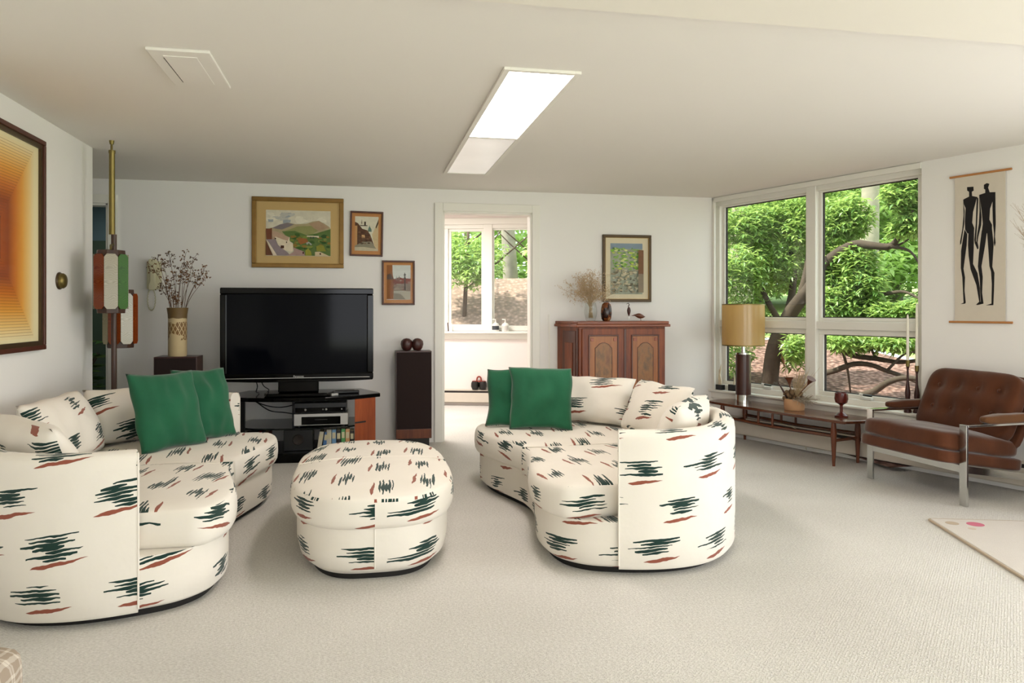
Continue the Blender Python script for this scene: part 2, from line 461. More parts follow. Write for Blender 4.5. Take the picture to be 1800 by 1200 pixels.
# ------------------------------------------------------------------ the next room, seen through the doorway
FA = radians(-17); FD = Vector((cos(FA), sin(FA), 0)); FNn = Vector((sin(FA), -cos(FA), 0))
FO = Vector((1.02, 9.66, 0))
def FW(s, d, z): return FO + FD * s - FNn * d + Vector((0, 0, z))
struct(M().wall(-2.2, 2.6, 0, 2.46, [(0.0, 1.55, .95, 2.32)], 0, .15).obj('wall_far', MT['farwall'], loc=FO, rz=FA))
struct(M().box(-1.25, -1.15, BY + .12, 10.5, 0, 2.46).obj('wall_far_left', MT['farwall']))
struct(M().box(3.15, 3.25, BY + .12, 9.1, 0, 2.46).obj('wall_far_right', MT['farwall']))
struct(M().prism([(-1.25, BY + .12), (3.25, BY + .12), (3.25, 9.0), (-1.25, 10.4)], 2.46, 2.56).obj('ceiling_far', MT['ceil']))
w2 = struct(M().ring(0, 1.55, .95, 2.32, .05, .01, .14).box(.515, .625, .0, .14, .95, 2.32).obj('window_2', MT['trim'], loc=FO, rz=FA, bev=.004))
M().ring(.05, .515, 1.0, 2.27, .035, .04, .08).obj('sash', MT['trim'], w2, bev=.004)
M().ring(.625, 1.50, 1.0, 2.27, .02, .04, .08).obj('sash', MT['trim'], w2, bev=.004)
M().box(.085, .48, .056, .06, 1.035, 2.235).obj('pane', MT['glass'], w2)
M().box(.645, 1.48, .056, .06, 1.02, 2.25).obj('pane', MT['glass'], w2)
M().box(-.08, 1.65, -.10, .02, .925, .95).box(-.05, 1.62, -.02, 0, .85, .925).obj('window_sill', MT['trim'], w2, bev=.005)
M().box(-.05, 1.62, -.015, 0, 2.32, 2.40).obj('head_casing', MT['trim'], w2, bev=.004)
def heater(name, s0, s1, loc, rz, label):
    t = thing(name, label, 'heater', loc, rz)
    M().box(s0, s1, -.015, -.001, .03, .205).obj('back_panel', MT['heater'], t)
    M().box(s0, s1, -.062, -.055, .045, .165).obj('front_cover', MT['heater'], t, bev=.003)
    M().box(s0, s1, -.05, -.015, .19, .2).obj('top_hood', MT['heater'], t)
    M().box(s0 + .01, s1 - .01, -.052, -.016, .05, .188).obj('fins', MT['slot'], t)
    M().box(s0, s0 + .03, -.065, 0, 0, .206).obj('end_cap', MT['heater'], t, bev=.003)
    M().box(s1 - .03, s1, -.065, 0, 0, .206).obj('end_cap', MT['heater'], t, bev=.003)
    return t
heater('baseboard_heater', .02, 3.9, (CX, BY, 0), WRZ, 'long beige baseboard heater below the big garden window')
heater('baseboard_heater', -1.9, 2.4, FO, FA, 'white baseboard heater in the room beyond the doorway')
# ------------------------------------------------------------------ big garden window
w1 = M()
w1.ring(-.01, 2.115, .43, 2.31, .055, .045, .15); w1.box(1.055, 1.155, .04, .15, .43, 2.31); w1.box(.0, 2.115, .05, .15, 1.055, 1.125)
w1 = struct(w1.obj('window_1', MT['trim'], loc=(CX, BY, 0), rz=WRZ, bev=.005))
def sash(x0, x1, z0, z1, w):
    M().ring(x0, x1, z0, z1, w, .085, .13).obj('sash', MT['trim'], w1, bev=.004)
    M().ring(x0 + w, x1 - w, z0 + w, z1 - w, .007, .10, .12).obj('gasket', MT['slot'], w1)
    M().box(x0 + w, x1 - w, .112, .116, z0 + w, z1 - w).obj('pane', MT['glass'], w1)
sash(.045, 1.055, 1.125, 2.27, .03); sash(1.155, 2.065, 1.125, 2.27, .03)
sash(.045, 1.055, .475, 1.055, .045); sash(1.155, 2.065, .475, 1.055, .045)
M().box(-.04, 2.14, -.05, .06, .415, .437).box(-.02, 2.12, -.02, 0, .35, .415).obj('window_sill', MT['trim'], w1, bev=.008)
M().box(-.0, .03, -.015, .0, .43, 2.335).box(.0, 2.115, -.015, 0, 2.29, 2.335).obj('casing', MT['trim'], w1, bev=.003)
for sx in (.62, 1.62):
    c = M().box(sx - .05, sx + .05, .05, .085, .487, .51).obj('crank_handle', MT['white'], w1, bev=.004)
    M().tube([(sx - .03, .055, .51), (sx - .035, .03, .535), (sx + .0, .02, .53)], .008, 8).obj('crank_knob', MT['white'], c, smooth=40)
    M().tube([(sx + .0, .02, .53), (sx + .075, .02, .528)], .008, 8).obj('crank_arm', MT['black'], c, smooth=40)
# glazed doors and windows out of view to the right and behind
w3 = struct(M().ring(4.35, 7.35, .06, 2.12, .06, .03, .12).box(5.8, 5.9, .03, .12, .06, 2.12).obj('window_3', MT['trim'], loc=(CX, BY, 0), rz=WRZ))
w4 = struct(M().ring(-.7, 1.7, .45, 2.12, .06, REAR - .12, REAR - .03).box(.45, .55, REAR - .12, REAR - .03, .45, 2.12).obj('window_4', MT['trim']))
w5 = struct(M().ring(2.9, 5.7, .06, 2.12, .06, REAR - .12, REAR - .03).box(4.25, 4.35, REAR - .12, REAR - .03, .06, 2.12).obj('window_5', MT['trim']))
# ------------------------------------------------------------------ ceiling light and hatch
def ceiling_light(loc, label):
    t = thing('ceiling_light', label, 'light', loc)
    g = M(); g.box(-.185, .185, 1.34, 1.375, -.012, 0)
    for x0, x1 in ((-.185, -.155), (.155, .185)): g.box(x0, x1, -.03, 2.66, -.014, 0)
    g.box(-.155, .155, -.03, 0, -.014, 0); g.box(-.155, .155, 2.63, 2.66, -.012, 0)
    g.obj('frame', MT['trim'], t, bev=.002)
    M().box(-.155, .155, 0, 1.34, -.008, -.002).obj('lit_diffuser', MT['lit'], t)['label'] = 'glowing white diffuser'
    M().box(-.155, .155, 1.375, 2.63, -.008, -.002).obj('faint_glow_diffuser', MT['faint_glow'], t)['label'] = 'grey acrylic panel with a faint added glow'
    return t
ceiling_light((.82, 3.42, H), 'long recessed ceiling light, near panel lit and far panel faintly glowing')
t = thing('access_hatch', 'small white access hatch in the ceiling at left', 'hatch', (-.78, 3.69, H))
M().box(-.13, .13, -.265, .265, -.014, -.0).obj('frame', MT['ceil'], t, bev=.004)
M().box(-.075, .065, -.2, .2, -.017, -.0135).obj('hatch_panel', MT['ceil'], t, bev=.002)
M().box(-.079, -.0745, -.17, .19, -.0155, -.0135).obj('gap', MT['slot'], t)
# thermostat, switch, wall phone
t = thing('thermostat', 'round brass thermostat on the left wall', 'thermostat', (-1.835, 5.06, 1.40))
def xlathe(prof, n=32):
    g = M().lathe(prof, n); g.v = [(z, x, y) for x, y, z in g.v]; return g
xlathe([(0, 0), (.052, 0), (.054, .006), (.05, .012), (0, .012)]).obj('base_plate', MT['bronze'], t, smooth=40)
xlathe([(.046, .012), (.047, .026), (.04, .036), (.025, .042), (0, .043)]).obj('dial', MT['brass'], t, smooth=40)
t = thing('light_switch', 'small white light switch on the back wall by the pole lamp', 'switch', (-1.945, BY, 1.14))
M().box(-.035, .035, -.006, 0, -.058, .058).obj('plate', MT['white'], t, bev=.003)
M().box(-.006, .006, -.016, -.006, -.012, .012).obj('toggle', MT['white'], t, bev=.002)
t = thing('wall_phone', 'ivory wall telephone hanging behind the dried flowers', 'telephone', (-1.765, BY, 1.52))
M().prism([(-.055, -.12), (.05, -.12), (.06, -.05), (.055, .12), (-.055, .12)], 0, .05).obj('body', MT['ivory'], t, bev=.01).rotation_euler = (pi / 2, 0, 0)
M().prism([(-.03, -.13), (.03, -.13), (.035, -.09), (.02, -.05), (.02, .06), (.035, .1), (.03, .135), (-.03, .135), (-.035, .1), (-.02, .06), (-.02, -.05), (-.035, -.09)], .05, .085).obj('handset', MT['ivory'], t, bev=.008).rotation_euler = (pi / 2, 0, 0)
cp = [(-.02 + .03 * cos(a) + .004 * cos(a * 22), -.03, -.21 + .09 * sin(a) + .004 * sin(a * 22)) for a in [pi * .5 + i * 2 * pi / 120 for i in range(118)]]
M().tube(cp, .0035, 6).obj('cord', MT['ivory'], t, smooth=60)
# ================================================================== UPHOLSTERY
def uvloft(rings, zs, closed, cap0, cap1, planar_from=None):
    """rings: list of equally long 2-D point lists; UV = (arc length of ring 0, running profile length)"""
    g = M(); n = len(rings[0]); k = len(rings)
    for R, z in zip(rings, zs): g.v += [(p[0], p[1], z) for p in R]
    arc = [0.]
    for i in range(n): arc.append(arc[-1] + (Vector(rings[0][(i + 1) % n]) - Vector(rings[0][i])).length)
    pr = [0.]
    for j in range(1, k):
        q = Vector((rings[j][0][0] - rings[j - 1][0][0], rings[j][0][1] - rings[j - 1][0][1], zs[j] - zs[j - 1]))
        pr.append(pr[-1] + q.length)
    for j in range(k - 1):
        for i in range(n if closed else n - 1):
            i2 = (i + 1) % n
            f = (j * n + i, j * n + i2, (j + 1) * n + i2, (j + 1) * n + i)
            if planar_from is not None and j >= planar_from: uv = [(g.v[q][0], g.v[q][1]) for q in f]
            else: uv = [(arc[i], pr[j]), (arc[i + 1], pr[j]), (arc[i + 1], pr[j + 1]), (arc[i], pr[j + 1])]
            g.f.append(f); g.uv.append(uv); g.m.append(0)
    if cap0: g.f.append(tuple(range(n - 1, -1, -1))); g.uv.append([(g.v[q][0], g.v[q][1]) for q in g.f[-1]]); g.m.append(0)
    if cap1: g.f.append(tuple((k - 1) * n + i for i in range(n))); g.uv.append([(g.v[q][0], g.v[q][1]) for q in g.f[-1]]); g.m.append(0)
    return g
def normals2(P, closed=True):
    n = len(P); N = []
    for i in range(n):
        a = P[(i - 1) % n] if closed or i > 0 else P[0]; b = P[(i + 1) % n] if closed or i < n - 1 else P[-1]
        t = (Vector(b) - Vector(a)).normalized(); N.append(Vector((t.y, -t.x)))
    return N
def inset(P, d, N): return [(Vector(p) - nn * d) for p, nn in zip(P, N)]
def resample(P, step, closed=True):
    P = [Vector(p) for p in P]
    if closed: P = P + [P[0]]
    L = [0.]
    for a, b in zip(P, P[1:]): L.append(L[-1] + (b - a).length)
    n = max(8, int(L[-1] / step)); out = []; j = 0
    for i in range(n + (0 if closed else 1)):
        d = L[-1] * i / n
        while j < len(L) - 2 and L[j + 1] < d: j += 1
        out.append(P[j].lerp(P[j + 1], (d - L[j]) / max(1e-9, L[j + 1] - L[j])))
    return out
def cushion(P, z0, z1, ctr, crown=.02, seed=0, split=None):
    P = resample(P, .02); N = normals2(P)
    for _ in range(1):
        N = [(N[i - 1] + N[i] * 2 + N[(i + 1) % len(N)]).normalized() for i in range(len(N))]
    h = z1 - z0
    pf = [(.02, z0), (.006, z0 + .006), (-.004, z0 + .025), (-.008, z0 + h * .4), (-.006, z0 + h * .7), (0, z0 + h * .86), (.008, z0 + h * .95), (.022, z1)]
    wt = [1. if not split or split(p) else .12 for p in P]
    rings = [[p - nn * (d * w) for p, nn, w in zip(P, N, wt)] for d, _ in pf]
    zs = [z for _, z in pf]
    for t, cz in ((.08, .3), (.2, .62), (.4, .88), (.65, 1.)):
        rings.append([p.lerp(Vector(ctr), t) for p in rings[7]]); zs.append(z1 + crown * cz)
    g = uvloft(rings, zs, True, True, True, 6)
    g.v = [(x, y, z + (.004 * mnoise.noise(Vector((x * 6 + seed, y * 6, z * 6))) if z > z0 + .03 else 0)) for x, y, z in g.v]
    return g
def pillow_geo(w, h, t, n=22, seed=0, wr=.012, uvoff=(0, 0), pinch=.07):
    g = M()
    for side in (1, -1):
        b = len(g.v)
        for j in range(n + 1):
            for i in range(n + 1):
                u, v = i / n * 2 - 1, j / n * 2 - 1
                x = w / 2 * u * (1 - pinch * (1 - abs(v) ** 1.6) * abs(u)); y = h / 2 * v * (1 - pinch * (1 - abs(u) ** 1.6) * abs(v))
                e = max(0., (1 - u * u)) ** .45 * max(0., (1 - v * v)) ** .45
                z = side * t / 2 * e + wr * e * mnoise.noise(Vector((x * 7 + seed * 3.1, y * 7, side * 2 + seed)))
                z += wr * .7 * e * mnoise.noise(Vector((x * 16 + seed * 5, y * 5, 3 + side)))
                y += .035 * h * mnoise.noise(Vector((u * 1.6, seed * 2.7, 1 + .3 * v))); x += .035 * w * mnoise.noise(Vector((v * 1.6, seed * 1.9, 7)))
                g.v.append((x, z, y))                       # stands up: thickness along Y
        for j in range(n):
            for i in range(n):
                f = (b + j * (n + 1) + i, b + j * (n + 1) + i + 1, b + (j + 1) * (n + 1) + i + 1, b + (j + 1) * (n + 1) + i)
                g.f.append(f); g.m.append(0)
                g.uv.append([(g.v[q][0] + uvoff[0] + (2 if side < 0 else 0), g.v[q][2] + uvoff[1]) for q in f])
    return g
def weld(o, d=.0006):
    bm = bmesh.new(); bm.from_mesh(o.data); bmesh.ops.remove_doubles(bm, verts=bm.verts, dist=d); bmesh.ops.recalc_face_normals(bm, faces=bm.faces); bm.to_mesh(o.data); bm.free(); return o
HALF = [(0, .13), (.15, .122), (.32, .082), (.5, .035), (.65, .008), (.8, .006), (.93, .04), (1.04, .13), (1.105, .261), (1.15, .42), (1.158, .567), (1.125, .715), (1.03, .86), (.87, 1.0), (.667, 1.115), (.45, 1.18), (.2, 1.215), (0, 1.222)]
OUT = HALF + [(-x, y) for x, y in HALF[-2:0:-1]]
OUTL = resample([p.to_2d() for p in crom([(x, y, 0) for x, y in OUT], 12, True)], .016)
def make_sofa(label, loc, rz, uo):
    t = thing('curved_sofa', label, 'sofa', loc, rz, None)
    N = normals2(OUTL)
    pf = [(.03, .035), (.014, .05), (.012, .14), (.012, .245)]
    g = uvloft([inset(OUTL, d, N) for d, _ in pf], [z for _, z in pf], True, True, True)
    for i, q in enumerate(g.uv): g.uv[i] = [(a + uo, b + .03) for a, b in q]
    g.obj('base', MT['fab'], t, smooth=50)
    R = inset(OUTL, .06, N); R2 = inset(OUTL, .05, N)
    uvloft([R, R2], [.0, .05], True, True, True).obj('plinth', MT['dark'], t)
    # shell: arm end, round the back, to the other arm end
    idx = [i for i, p in enumerate(OUTL) if not (p.y < .262 and abs(p.x) < 1.13)]
    st = next(k for k in range(len(idx)) if idx[k] - idx[k - 1] not in (1,) ) if idx[0] == 0 else 0
    idx = idx[st:] + idx[:st]
    P = [OUTL[i] for i in idx]; NN = normals2(P, False)
    prof = [(.012, .03), (.0, .045), (-.002, .2), (-.002, .60), (.003, .635), (.018, .655), (.045, .664), (.075, .664), (.10, .655), (.114, .635), (.118, .60), (.12, .22)]
    g = M(); n = len(P); k = len(prof)
    arc = [0.]
    for a, b in zip(P, P[1:]): arc.append(arc[-1] + (b - a).length)
    pl = [0.]
    for a, b in zip(prof, prof[1:]): pl.append(pl[-1] + hypot(b[0] - a[0], b[1] - a[1]))
    for i in range(n):
        for d, z in prof:
            q = P[i] - NN[i] * d; g.v.append((q.x, q.y, z))
    for i in range(n - 1):
        for j in range(k - 1):
            g.f.append((i * k + j, (i + 1) * k + j, (i + 1) * k + j + 1, i * k + j + 1)); g.m.append(0)
            g.uv.append([(arc[i] + uo * 3, pl[j]), (arc[i + 1] + uo * 3, pl[j]), (arc[i + 1] + uo * 3, pl[j + 1]), (arc[i] + uo * 3, pl[j + 1])])
    for b in (0, (n - 1) * k):
        f = tuple(b + j for j in range(k)); g.f.append(f); g.m.append(0)
        g.uv.append([(prof[j][0] + .7 * uo, prof[j][1] + .1) for j in range(k)])
    sh = g.obj('back_shell', MT['fab'], t, smooth=50)
    for e, p in ((0, 0), (1, n - 1)):                        # piped seam down each arm end
        q = P[p] - NN[p] * (-.002)
        M().tube([(q.x, q.y, .05), (q.x, q.y, .62), (P[p].x - NN[p].x * .02, P[p].y - NN[p].y * .02, .657)], .004, 6).obj('piping', MT['fab'], sh, smooth=60)
    # two seat cushions
    inn = [q for q in inset(P, .128, NN) if q.x >= .006]
    fr = [p for p in resample([p.to_2d() for p in crom([(x, y, 0) for x, y in HALF[:9]], 12)], .02, False)]
    fN = normals2(fr, False)
    front = [p + nn * .018 for p, nn in zip(fr, fN) if p.x >= .004 and p.y < .235 ]
    front = [p for p in front if p.x < .985]
    side = [q for q in inn if q.y > .34]
    poly = [Vector((.004, .105))] + front + [Vector((1.0, .09)), Vector((1.0, .3))] + side + [Vector((.004, side[-1].y))]
    for sg in (1, -1):
        pp = [Vector((p.x * sg, p.y)) for p in poly]
        if sg < 0: pp = pp[::-1]
        g = cushion(pp, .243, .402, (.5 * sg, .6), .024, seed=uo * 3 + sg, split=lambda p: abs(p.x) > .02)
        for i, q in enumerate(g.uv): g.uv[i] = [(a * sg + uo * 1.7 + .4 * sg, b + .21 * sg) for a, b in q]
        g.obj('seat_cushion', MT['fab'], t, smooth=60)
    # loose back cushions leaning on the shell
    for j, (x, y, a, w, h) in enumerate(((0.02, .96, 0, .74, .36), (.68, .80, -42, .60, .34), (-.68, .80, 42, .60, .34))):
        o = pillow_geo(w, h, .20, 22, j + uo * 5, .02, (j * 1.3 + uo, .4 * j + uo * .3), .04).obj('back_cushion', MT['fab'], t, smooth=180)
        weld(o)
        o.rotation_euler = Matrix.Rotation(radians(a), 3, 'Z').to_4x4().to_3x3().to_euler()
        m = Matrix.Rotation(radians(a), 4, 'Z') @ Matrix.Rotation(radians(-24), 4, 'X')
        o.matrix_local = Matrix.Translation((x, y, .43 + h / 2 * .95)) @ m
    return t
make_sofa('patterned cream curved sofa along the left wall', (-.577, 4.278, 0), radians(89.05), 0.)
make_sofa('patterned cream curved sofa in front of the wooden cabinet', (.820, 4.368, 0), radians(-87.1), .37)
# ottoman
t = thing('ottoman', 'large oval cream ottoman with brushstroke print between the sofas', 'ottoman', (.05, 4.155, 0))
def sup(a, b, e, n=150): return [Vector((a * abs(cos(q)) ** (2 / e) * (1 if cos(q) >= 0 else -1), b * abs(sin(q)) ** (2 / e) * (1 if sin(q) >= 0 else -1))) for q in [-pi / 2 + 2 * pi * i / n for i in range(n)]]
OP = resample(sup(.395, .755, 2.9), .016); NN = normals2(OP)
pf = [(.06, .03), (.025, .06), (.012, .12), (.012, .245)]
uvloft([inset(OP, d, NN) for d, _ in pf], [z for _, z in pf], True, True, True).obj('base', MT['fab'], t, smooth=50)
uvloft([inset(OP, .08, NN), inset(OP, .07, NN)], [0, .05], True, True, True).obj('plinth', MT['dark'], t)
M().tube([(0.0, -.744, .245), (0, -.746, .12), (0, -.733, .06)], .003, 6).obj('seam', MT['fab'], t, smooth=60)
g = cushion([p + nn * .012 for p, nn in zip(OP, NN)], .243, .385, (0, 0), .036, seed=9)
for i, q in enumerate(g.uv):
    if g.f[i][0] >= 0 and min(g.v[k][2] for k in g.f[i]) > .35: g.uv[i] = [(b + .1, a + .05) for a, b in q]
tc = g.obj('top_cushion', MT['fab'], t, smooth=60)
def crown_z(x):
    e = min(1., abs(x) / .4); return .385 + .036 * (1 - .8 * e ** 3)
M().tube([(x, .0, crown_z(x) + .0005) for x in [-.385 + .77 * i / 24 for i in range(25)]], .004, 6).obj('seam', MT['fab'], tc, smooth=60)
# green scatter pillows: bottom-left corner, bottom-right corner, lean direction
def pillow(label, BL, BR, h, th, lean, seed, mat='green'):
    BL, BR = Vector(BL), Vector(BR); ux = (BR - BL); w = ux.length; ux.normalize()
    up = (Vector((0, 0, 1)) + Vector(lean)); up = (up - ux * up.dot(ux)).normalized()
    fw = up.cross(ux).normalized()                          # local Y (thickness)
    g = pillow_geo(w, h, th, 26, seed, .03, pinch=.05)
    o = weld(g.obj('throw_pillow', MT[mat], smooth=180))
    c = (BL + BR) / 2 + up * (h / 2)
    m = Matrix((ux, fw, up)).transposed().to_4x4(); m.translation = c
    o.matrix_world = m
    return tag(o, label, 'pillow')
pillow('green square pillow at the front on the left sofa', (-1.20, 4.45, .425), (-.915, 4.755, .425), .46, .14, (-.30, .20, 0), 3)
pillow('green square pillow tucked behind another on the left sofa', (-1.05, 4.78, .425), (-.79, 5.05, .425), .45, .13, (-.30, .18, 0), 4)
pillow('green square pillow facing forward on the right sofa', (.955, 4.93, .425), (1.355, 4.79, .425), .41, .13, (.03, .12, 0), 5)
pillow('green square pillow peeking out behind another on the right sofa', (.83, 5.10, .425), (1.22, 4.98, .425), .395, .13, (.03, .1, 0), 6)
# ================================================================== PICTURES
def flat(name, col, var=.18, vs=25): return plain('paint_' + name, col, .85, var=var, vs=vs, spec=.2)
def picture(name, label, x0, x1, z0, z1, fw, mats_, mat_rect, polys, crop, y=BY, depth=.028, inner=None, tilt=0):
    """framed picture on the back wall; polys are colour patches in crop units on the picture sheet"""
    cx, cz = (x0 + x1) / 2, (z0 + z1) / 2
    t = thing(name, label, 'picture', (cx, y, cz)); t.rotation_euler = (0, radians(tilt), 0)
    hx, hz = (x1 - x0) / 2, (z1 - z0) / 2
    M().ring(-hx, hx, -hz, hz, fw, -depth, 0).obj('frame', mats_[0], t, bev=.004)
    if inner is not None:
        M().ring(-hx + fw * .62, hx - fw * .62, -hz + fw * .62, hz - fw * .62, fw * .38 + .004, -depth + .006, -.004).obj('frame_liner', inner, t)
    M().box(-hx + fw * .8, hx - fw * .8, -.012, -.006, -hz + fw * .8, hz - fw * .8).obj('mat_board', mats_[1], t)
    mx0, mx1, mz0, mz1 = mat_rect; mx0 -= cx; mx1 -= cx; mz0 -= cz; mz1 -= cz
    g = M(); ms = []
    cx0, cy0, cx1, cy1 = crop
    for k, (col, poly) in enumerate(polys):
        if col not in ms: ms.append(col)
        pts = []
        for (px_, py_) in poly:
            a = min(1, max(0, (px_ - cx0) / (cx1 - cx0))); b = min(1, max(0, (py_ - cy0) / (cy1 - cy0)))
            pts.append((mx0 + a * (mx1 - mx0), -.0125 - .00012 * k, mz1 - b * (mz1 - mz0)))
        g.add(pts, [tuple(range(len(pts)))], ms.index(col))
    g.obj('painted_sheet', [flat(name + '_' + c[1:], c) for c in ms], t, fix=False)
    M().box(-hx + fw * .9, hx - fw * .9, -.0185, -.018, -hz + fw * .9, hz - fw * .9).obj('glazing', MT['picglass'], t)
    return t
def R(a, b, c, d): return [(a, b), (c, b), (c, d), (a, d)]
random.seed(3)
def blobs(col, x0, x1, y0, y1, n, s):
    o = []
    for _ in range(n):
        cx, cy, r = random.uniform(x0, x1), random.uniform(y0, y1), s * random.uniform(.5, 1.2)
        o.append((random.choice(col), [(cx + r * cos(q) * random.uniform(.7, 1.5), cy + r * .6 * sin(q) * random.uniform(.6, 1.2)) for q in [i * pi / 4 for i in range(8)]]))
    return o
P1 = [('#cfc9b4', R(300, 305, 1205, 950))] + blobs(['#9aa0a3', '#b9b8ae', '#dcd6c2'], 320, 1180, 320, 470, 16, 70)
P1 += [('#a89a78', [(300, 570), (420, 550), (520, 500), (600, 480), (720, 500), (860, 490), (960, 455), (1040, 445), (1110, 480), (1190, 530), (1205, 560), (1205, 720), (300, 720)]),
       ('#7d7475', [(380, 562), (500, 505), (600, 482), (690, 503), (620, 540), (520, 580)]), ('#8f8f5c', [(560, 600), (740, 530), (960, 520), (1080, 560), (940, 640), (700, 650)]),
       ('#a88d72', [(900, 490), (1040, 450), (1180, 540), (1040, 590), (980, 560)]),
       ('#5d7440', [(520, 605), (700, 595), (860, 650), (1000, 625), (1205, 560), (1205, 945), (850, 945), (700, 850), (620, 720)])]
P1 += blobs(['#43602f', '#6f8040', '#39552f', '#7d8a45', '#8a7038'], 650, 1190, 640, 880, 46, 40)
P1 += [('#d6caae', [(870, 660), (1040, 660), (1040, 690), (1000, 680), (870, 676)]), ('#3f4e44', R(915, 676, 935, 700)), ('#3f4e44', R(950, 676, 972, 702)),
       ('#98643a', [(740, 720), (800, 695), (870, 705), (890, 750), (780, 790)]), ('#a2a39a', [(860, 760), (900, 745), (940, 780), (930, 800), (900, 765), (870, 790)]),
       ('#774a36', [(300, 570), (345, 575), (385, 560), (380, 735), (310, 722)]), ('#b69a82', [(385, 600), (450, 612), (630, 690), (620, 745), (430, 690), (385, 740)]),
       ('#dacdb4', [(425, 688), (440, 684), (600, 745), (630, 680), (627, 742), (675, 770), (682, 885), (640, 888), (560, 870), (470, 800)]),
       ('#918386', [(310, 722), (430, 720), (470, 800), (600, 900), (640, 945), (430, 945)]), ('#dccdb6', [(306, 725), (325, 740), (455, 945), (400, 945)]),
       ('#6c4835', [(300, 730), (330, 800), (398, 945), (300, 945)]), ('#a78c84', [(684, 830), (835, 890), (840, 945), (600, 945), (690, 890)]), ('#cdbb98', [(985, 890), (1050, 885), (1185, 945), (985, 945)]),
       ('#8a8a3c', [(1000, 810), (1060, 790), (1110, 800), (1140, 880), (1010, 880)]), ('#97963f', [(850, 870), (890, 840), (930, 890), (940, 945), (850, 945)])]
P1 += [('#4a3026', R(*q)) for q in ((425, 700, 440, 718), (580, 748, 594, 770), (505, 805, 552, 845), (810, 890, 830, 920), (1050, 905, 1070, 930))]
picture('landscape_painting', 'wide hillside village watercolour in gilt frame above the television', -.966, -.175, 1.598, 2.223, .036, (MT['goldd'], MT['mat1']), (-.846, -.29, 1.703, 2.109), P1, (300, 305, 1205, 950), inner=MT['gold'])
P2 = [('#d2cdb8', R(155, 125, 430, 525)), ('#5f4334', [(155, 190), (190, 205), (240, 268), (300, 285), (335, 335), (355, 385), (385, 470), (155, 470)]), ('#b98f60', R(155, 235, 183, 470)),
      ('#5d766c', [(303, 300), (312, 262), (322, 240), (325, 222), (330, 242), (348, 270), (352, 300)]), ('#c7b38c', [(355, 330), (385, 270), (430, 150), (430, 525), (385, 470)]), ('#4d4136', [(395, 245), (430, 150), (430, 200), (405, 260)]),
      ('#8d8673', [(155, 470), (250, 420), (350, 415), (388, 470), (430, 525), (155, 525)]), ('#bdb39a', [(155, 485), (260, 480), (430, 500), (430, 525), (155, 525)]), ('#d0a877', R(235, 340, 272, 375)),
      ('#463a30', R(215, 226, 300, 236)), ('#463a30', R(262, 185, 282, 226)), ('#5a4a3c', [(228, 210), (233, 155), (240, 210)])] + blobs(['#4c382d', '#7a5a44', '#5d5040'], 195, 360, 300, 440, 26, 16)
picture('street_painting', 'small brown framed street scene, upper of the two small pictures', -.119, .176, 1.709, 2.115, .016, (MT['brownf'], MT['mat2']), (-.076, .133, 1.758, 2.069), P2, (155, 125, 430, 525), tilt=.9)
P3 = [('#c9ccc6', R(520, 685, 795, 1080)), ('#8a5a36', [(520, 685), (585, 685), (588, 800), (606, 852), (600, 1075), (520, 1075)]), ('#5b4a40', [(520, 800), (560, 780), (606, 850), (520, 850)]),
      ('#7f4738', [(590, 850), (670, 822), (700, 835), (795, 838), (795, 900), (590, 900)]), ('#87796a', R(600, 895, 795, 985)), ('#aaa492', [(598, 980), (700, 975), (795, 990), (795, 1080), (598, 1076)]), ('#857f70', [(600, 1005), (680, 1015), (740, 1078), (600, 1076)]),
      ('#7c8078', [(625, 860), (632, 800), (640, 860)]), ('#7c8078', [(650, 860), (663, 800), (672, 840)]), ('#45413a', [(722, 790), (728, 765), (735, 790), (738, 970), (722, 970)]), ('#45413a', R(715, 790, 742, 800)), ('#45413a', R(715, 830, 742, 838))] + blobs(['#6d5a4c', '#a0917f', '#7a4a3c'], 600, 790, 860, 970, 24, 14)
picture('square_painting', 'small brown framed town square view, lower of the two small pictures', .166, .463, 1.268, 1.673, .016, (MT['brownf'], MT['mat2']), (.209, .424, 1.316, 1.632), P3, (520, 685, 795, 1080))
P4 = [('#9ea391', R(0, 0, 100, 150)), ('#7f8f9c', R(0, 0, 100, 16))] + blobs(['#7fae4c', '#b9c860', '#8cab60', '#5d8a48', '#cfd890'], 6, 94, 14, 76, 130, 5) + blobs(['#c0b79c', '#9b927c', '#b3a88a', '#6f6a5a'], 4, 96, 74, 146, 110, 5) + [('#7a5a44', R(84, 20, 100, 90)), ('#8a7d6c', R(84, 90, 100, 145))]  # green blobs paint the garden's reflection into the sheet
picture('reflection_painting', 'framed pale picture with painted-in green garden reflection above the wooden cabinet', 2.264, 2.76, 1.30, 1.951, .026, (MT['bronze'], MT['mat3']), (2.344, 2.672, 1.375, 1.868), P4, (0, 0, 100, 150), inner=MT['gold'])
# op-art print on the left wall
def opart():
    nt = NT('orange_print'); x, y, z = nt.sep(nt.obj())
    a, b = (y / .5).abs(), (z / .53).abs()
    m = a.max(b)
    st = (m * 34.).floor() / 34.
    side = b > a
    q = nt.mix(side, nt.comb(m, m, m), nt.comb(st, st, st)); q = nt.sep(q)[0]
    c = nt.ramp(q, [(0, rgb('#c4551a')), (.10, rgb('#d0671f')), (.125, rgb('#4a1c08')), (.17, rgb('#5a240a')), (.21, rgb('#a04a12')), (.36, rgb('#8a3c10')), (.52, rgb('#c06a18')), (.70, rgb('#dc9a3a')), (.86, rgb('#e6c27a')), (1, rgb('#e9dcb0'))])
    ln = ((m * 34.).frac() > .78) * side * (m < .97)
    return nt.fin(nt.mix(ln * .45, c, rgb('#6a300e')), .5)
t = thing('geometric_print', 'large orange geometric print in a dark frame on the left wall', 'picture', (-1.835, 4.18, 1.594))
def ringx(y0, y1, z0, z1, w, x0, x1): 
    g = M().ring(y0, y1, z0, z1, w, x0, x1); g.v = [(b, a, c) for a, b, c in g.v]; return g
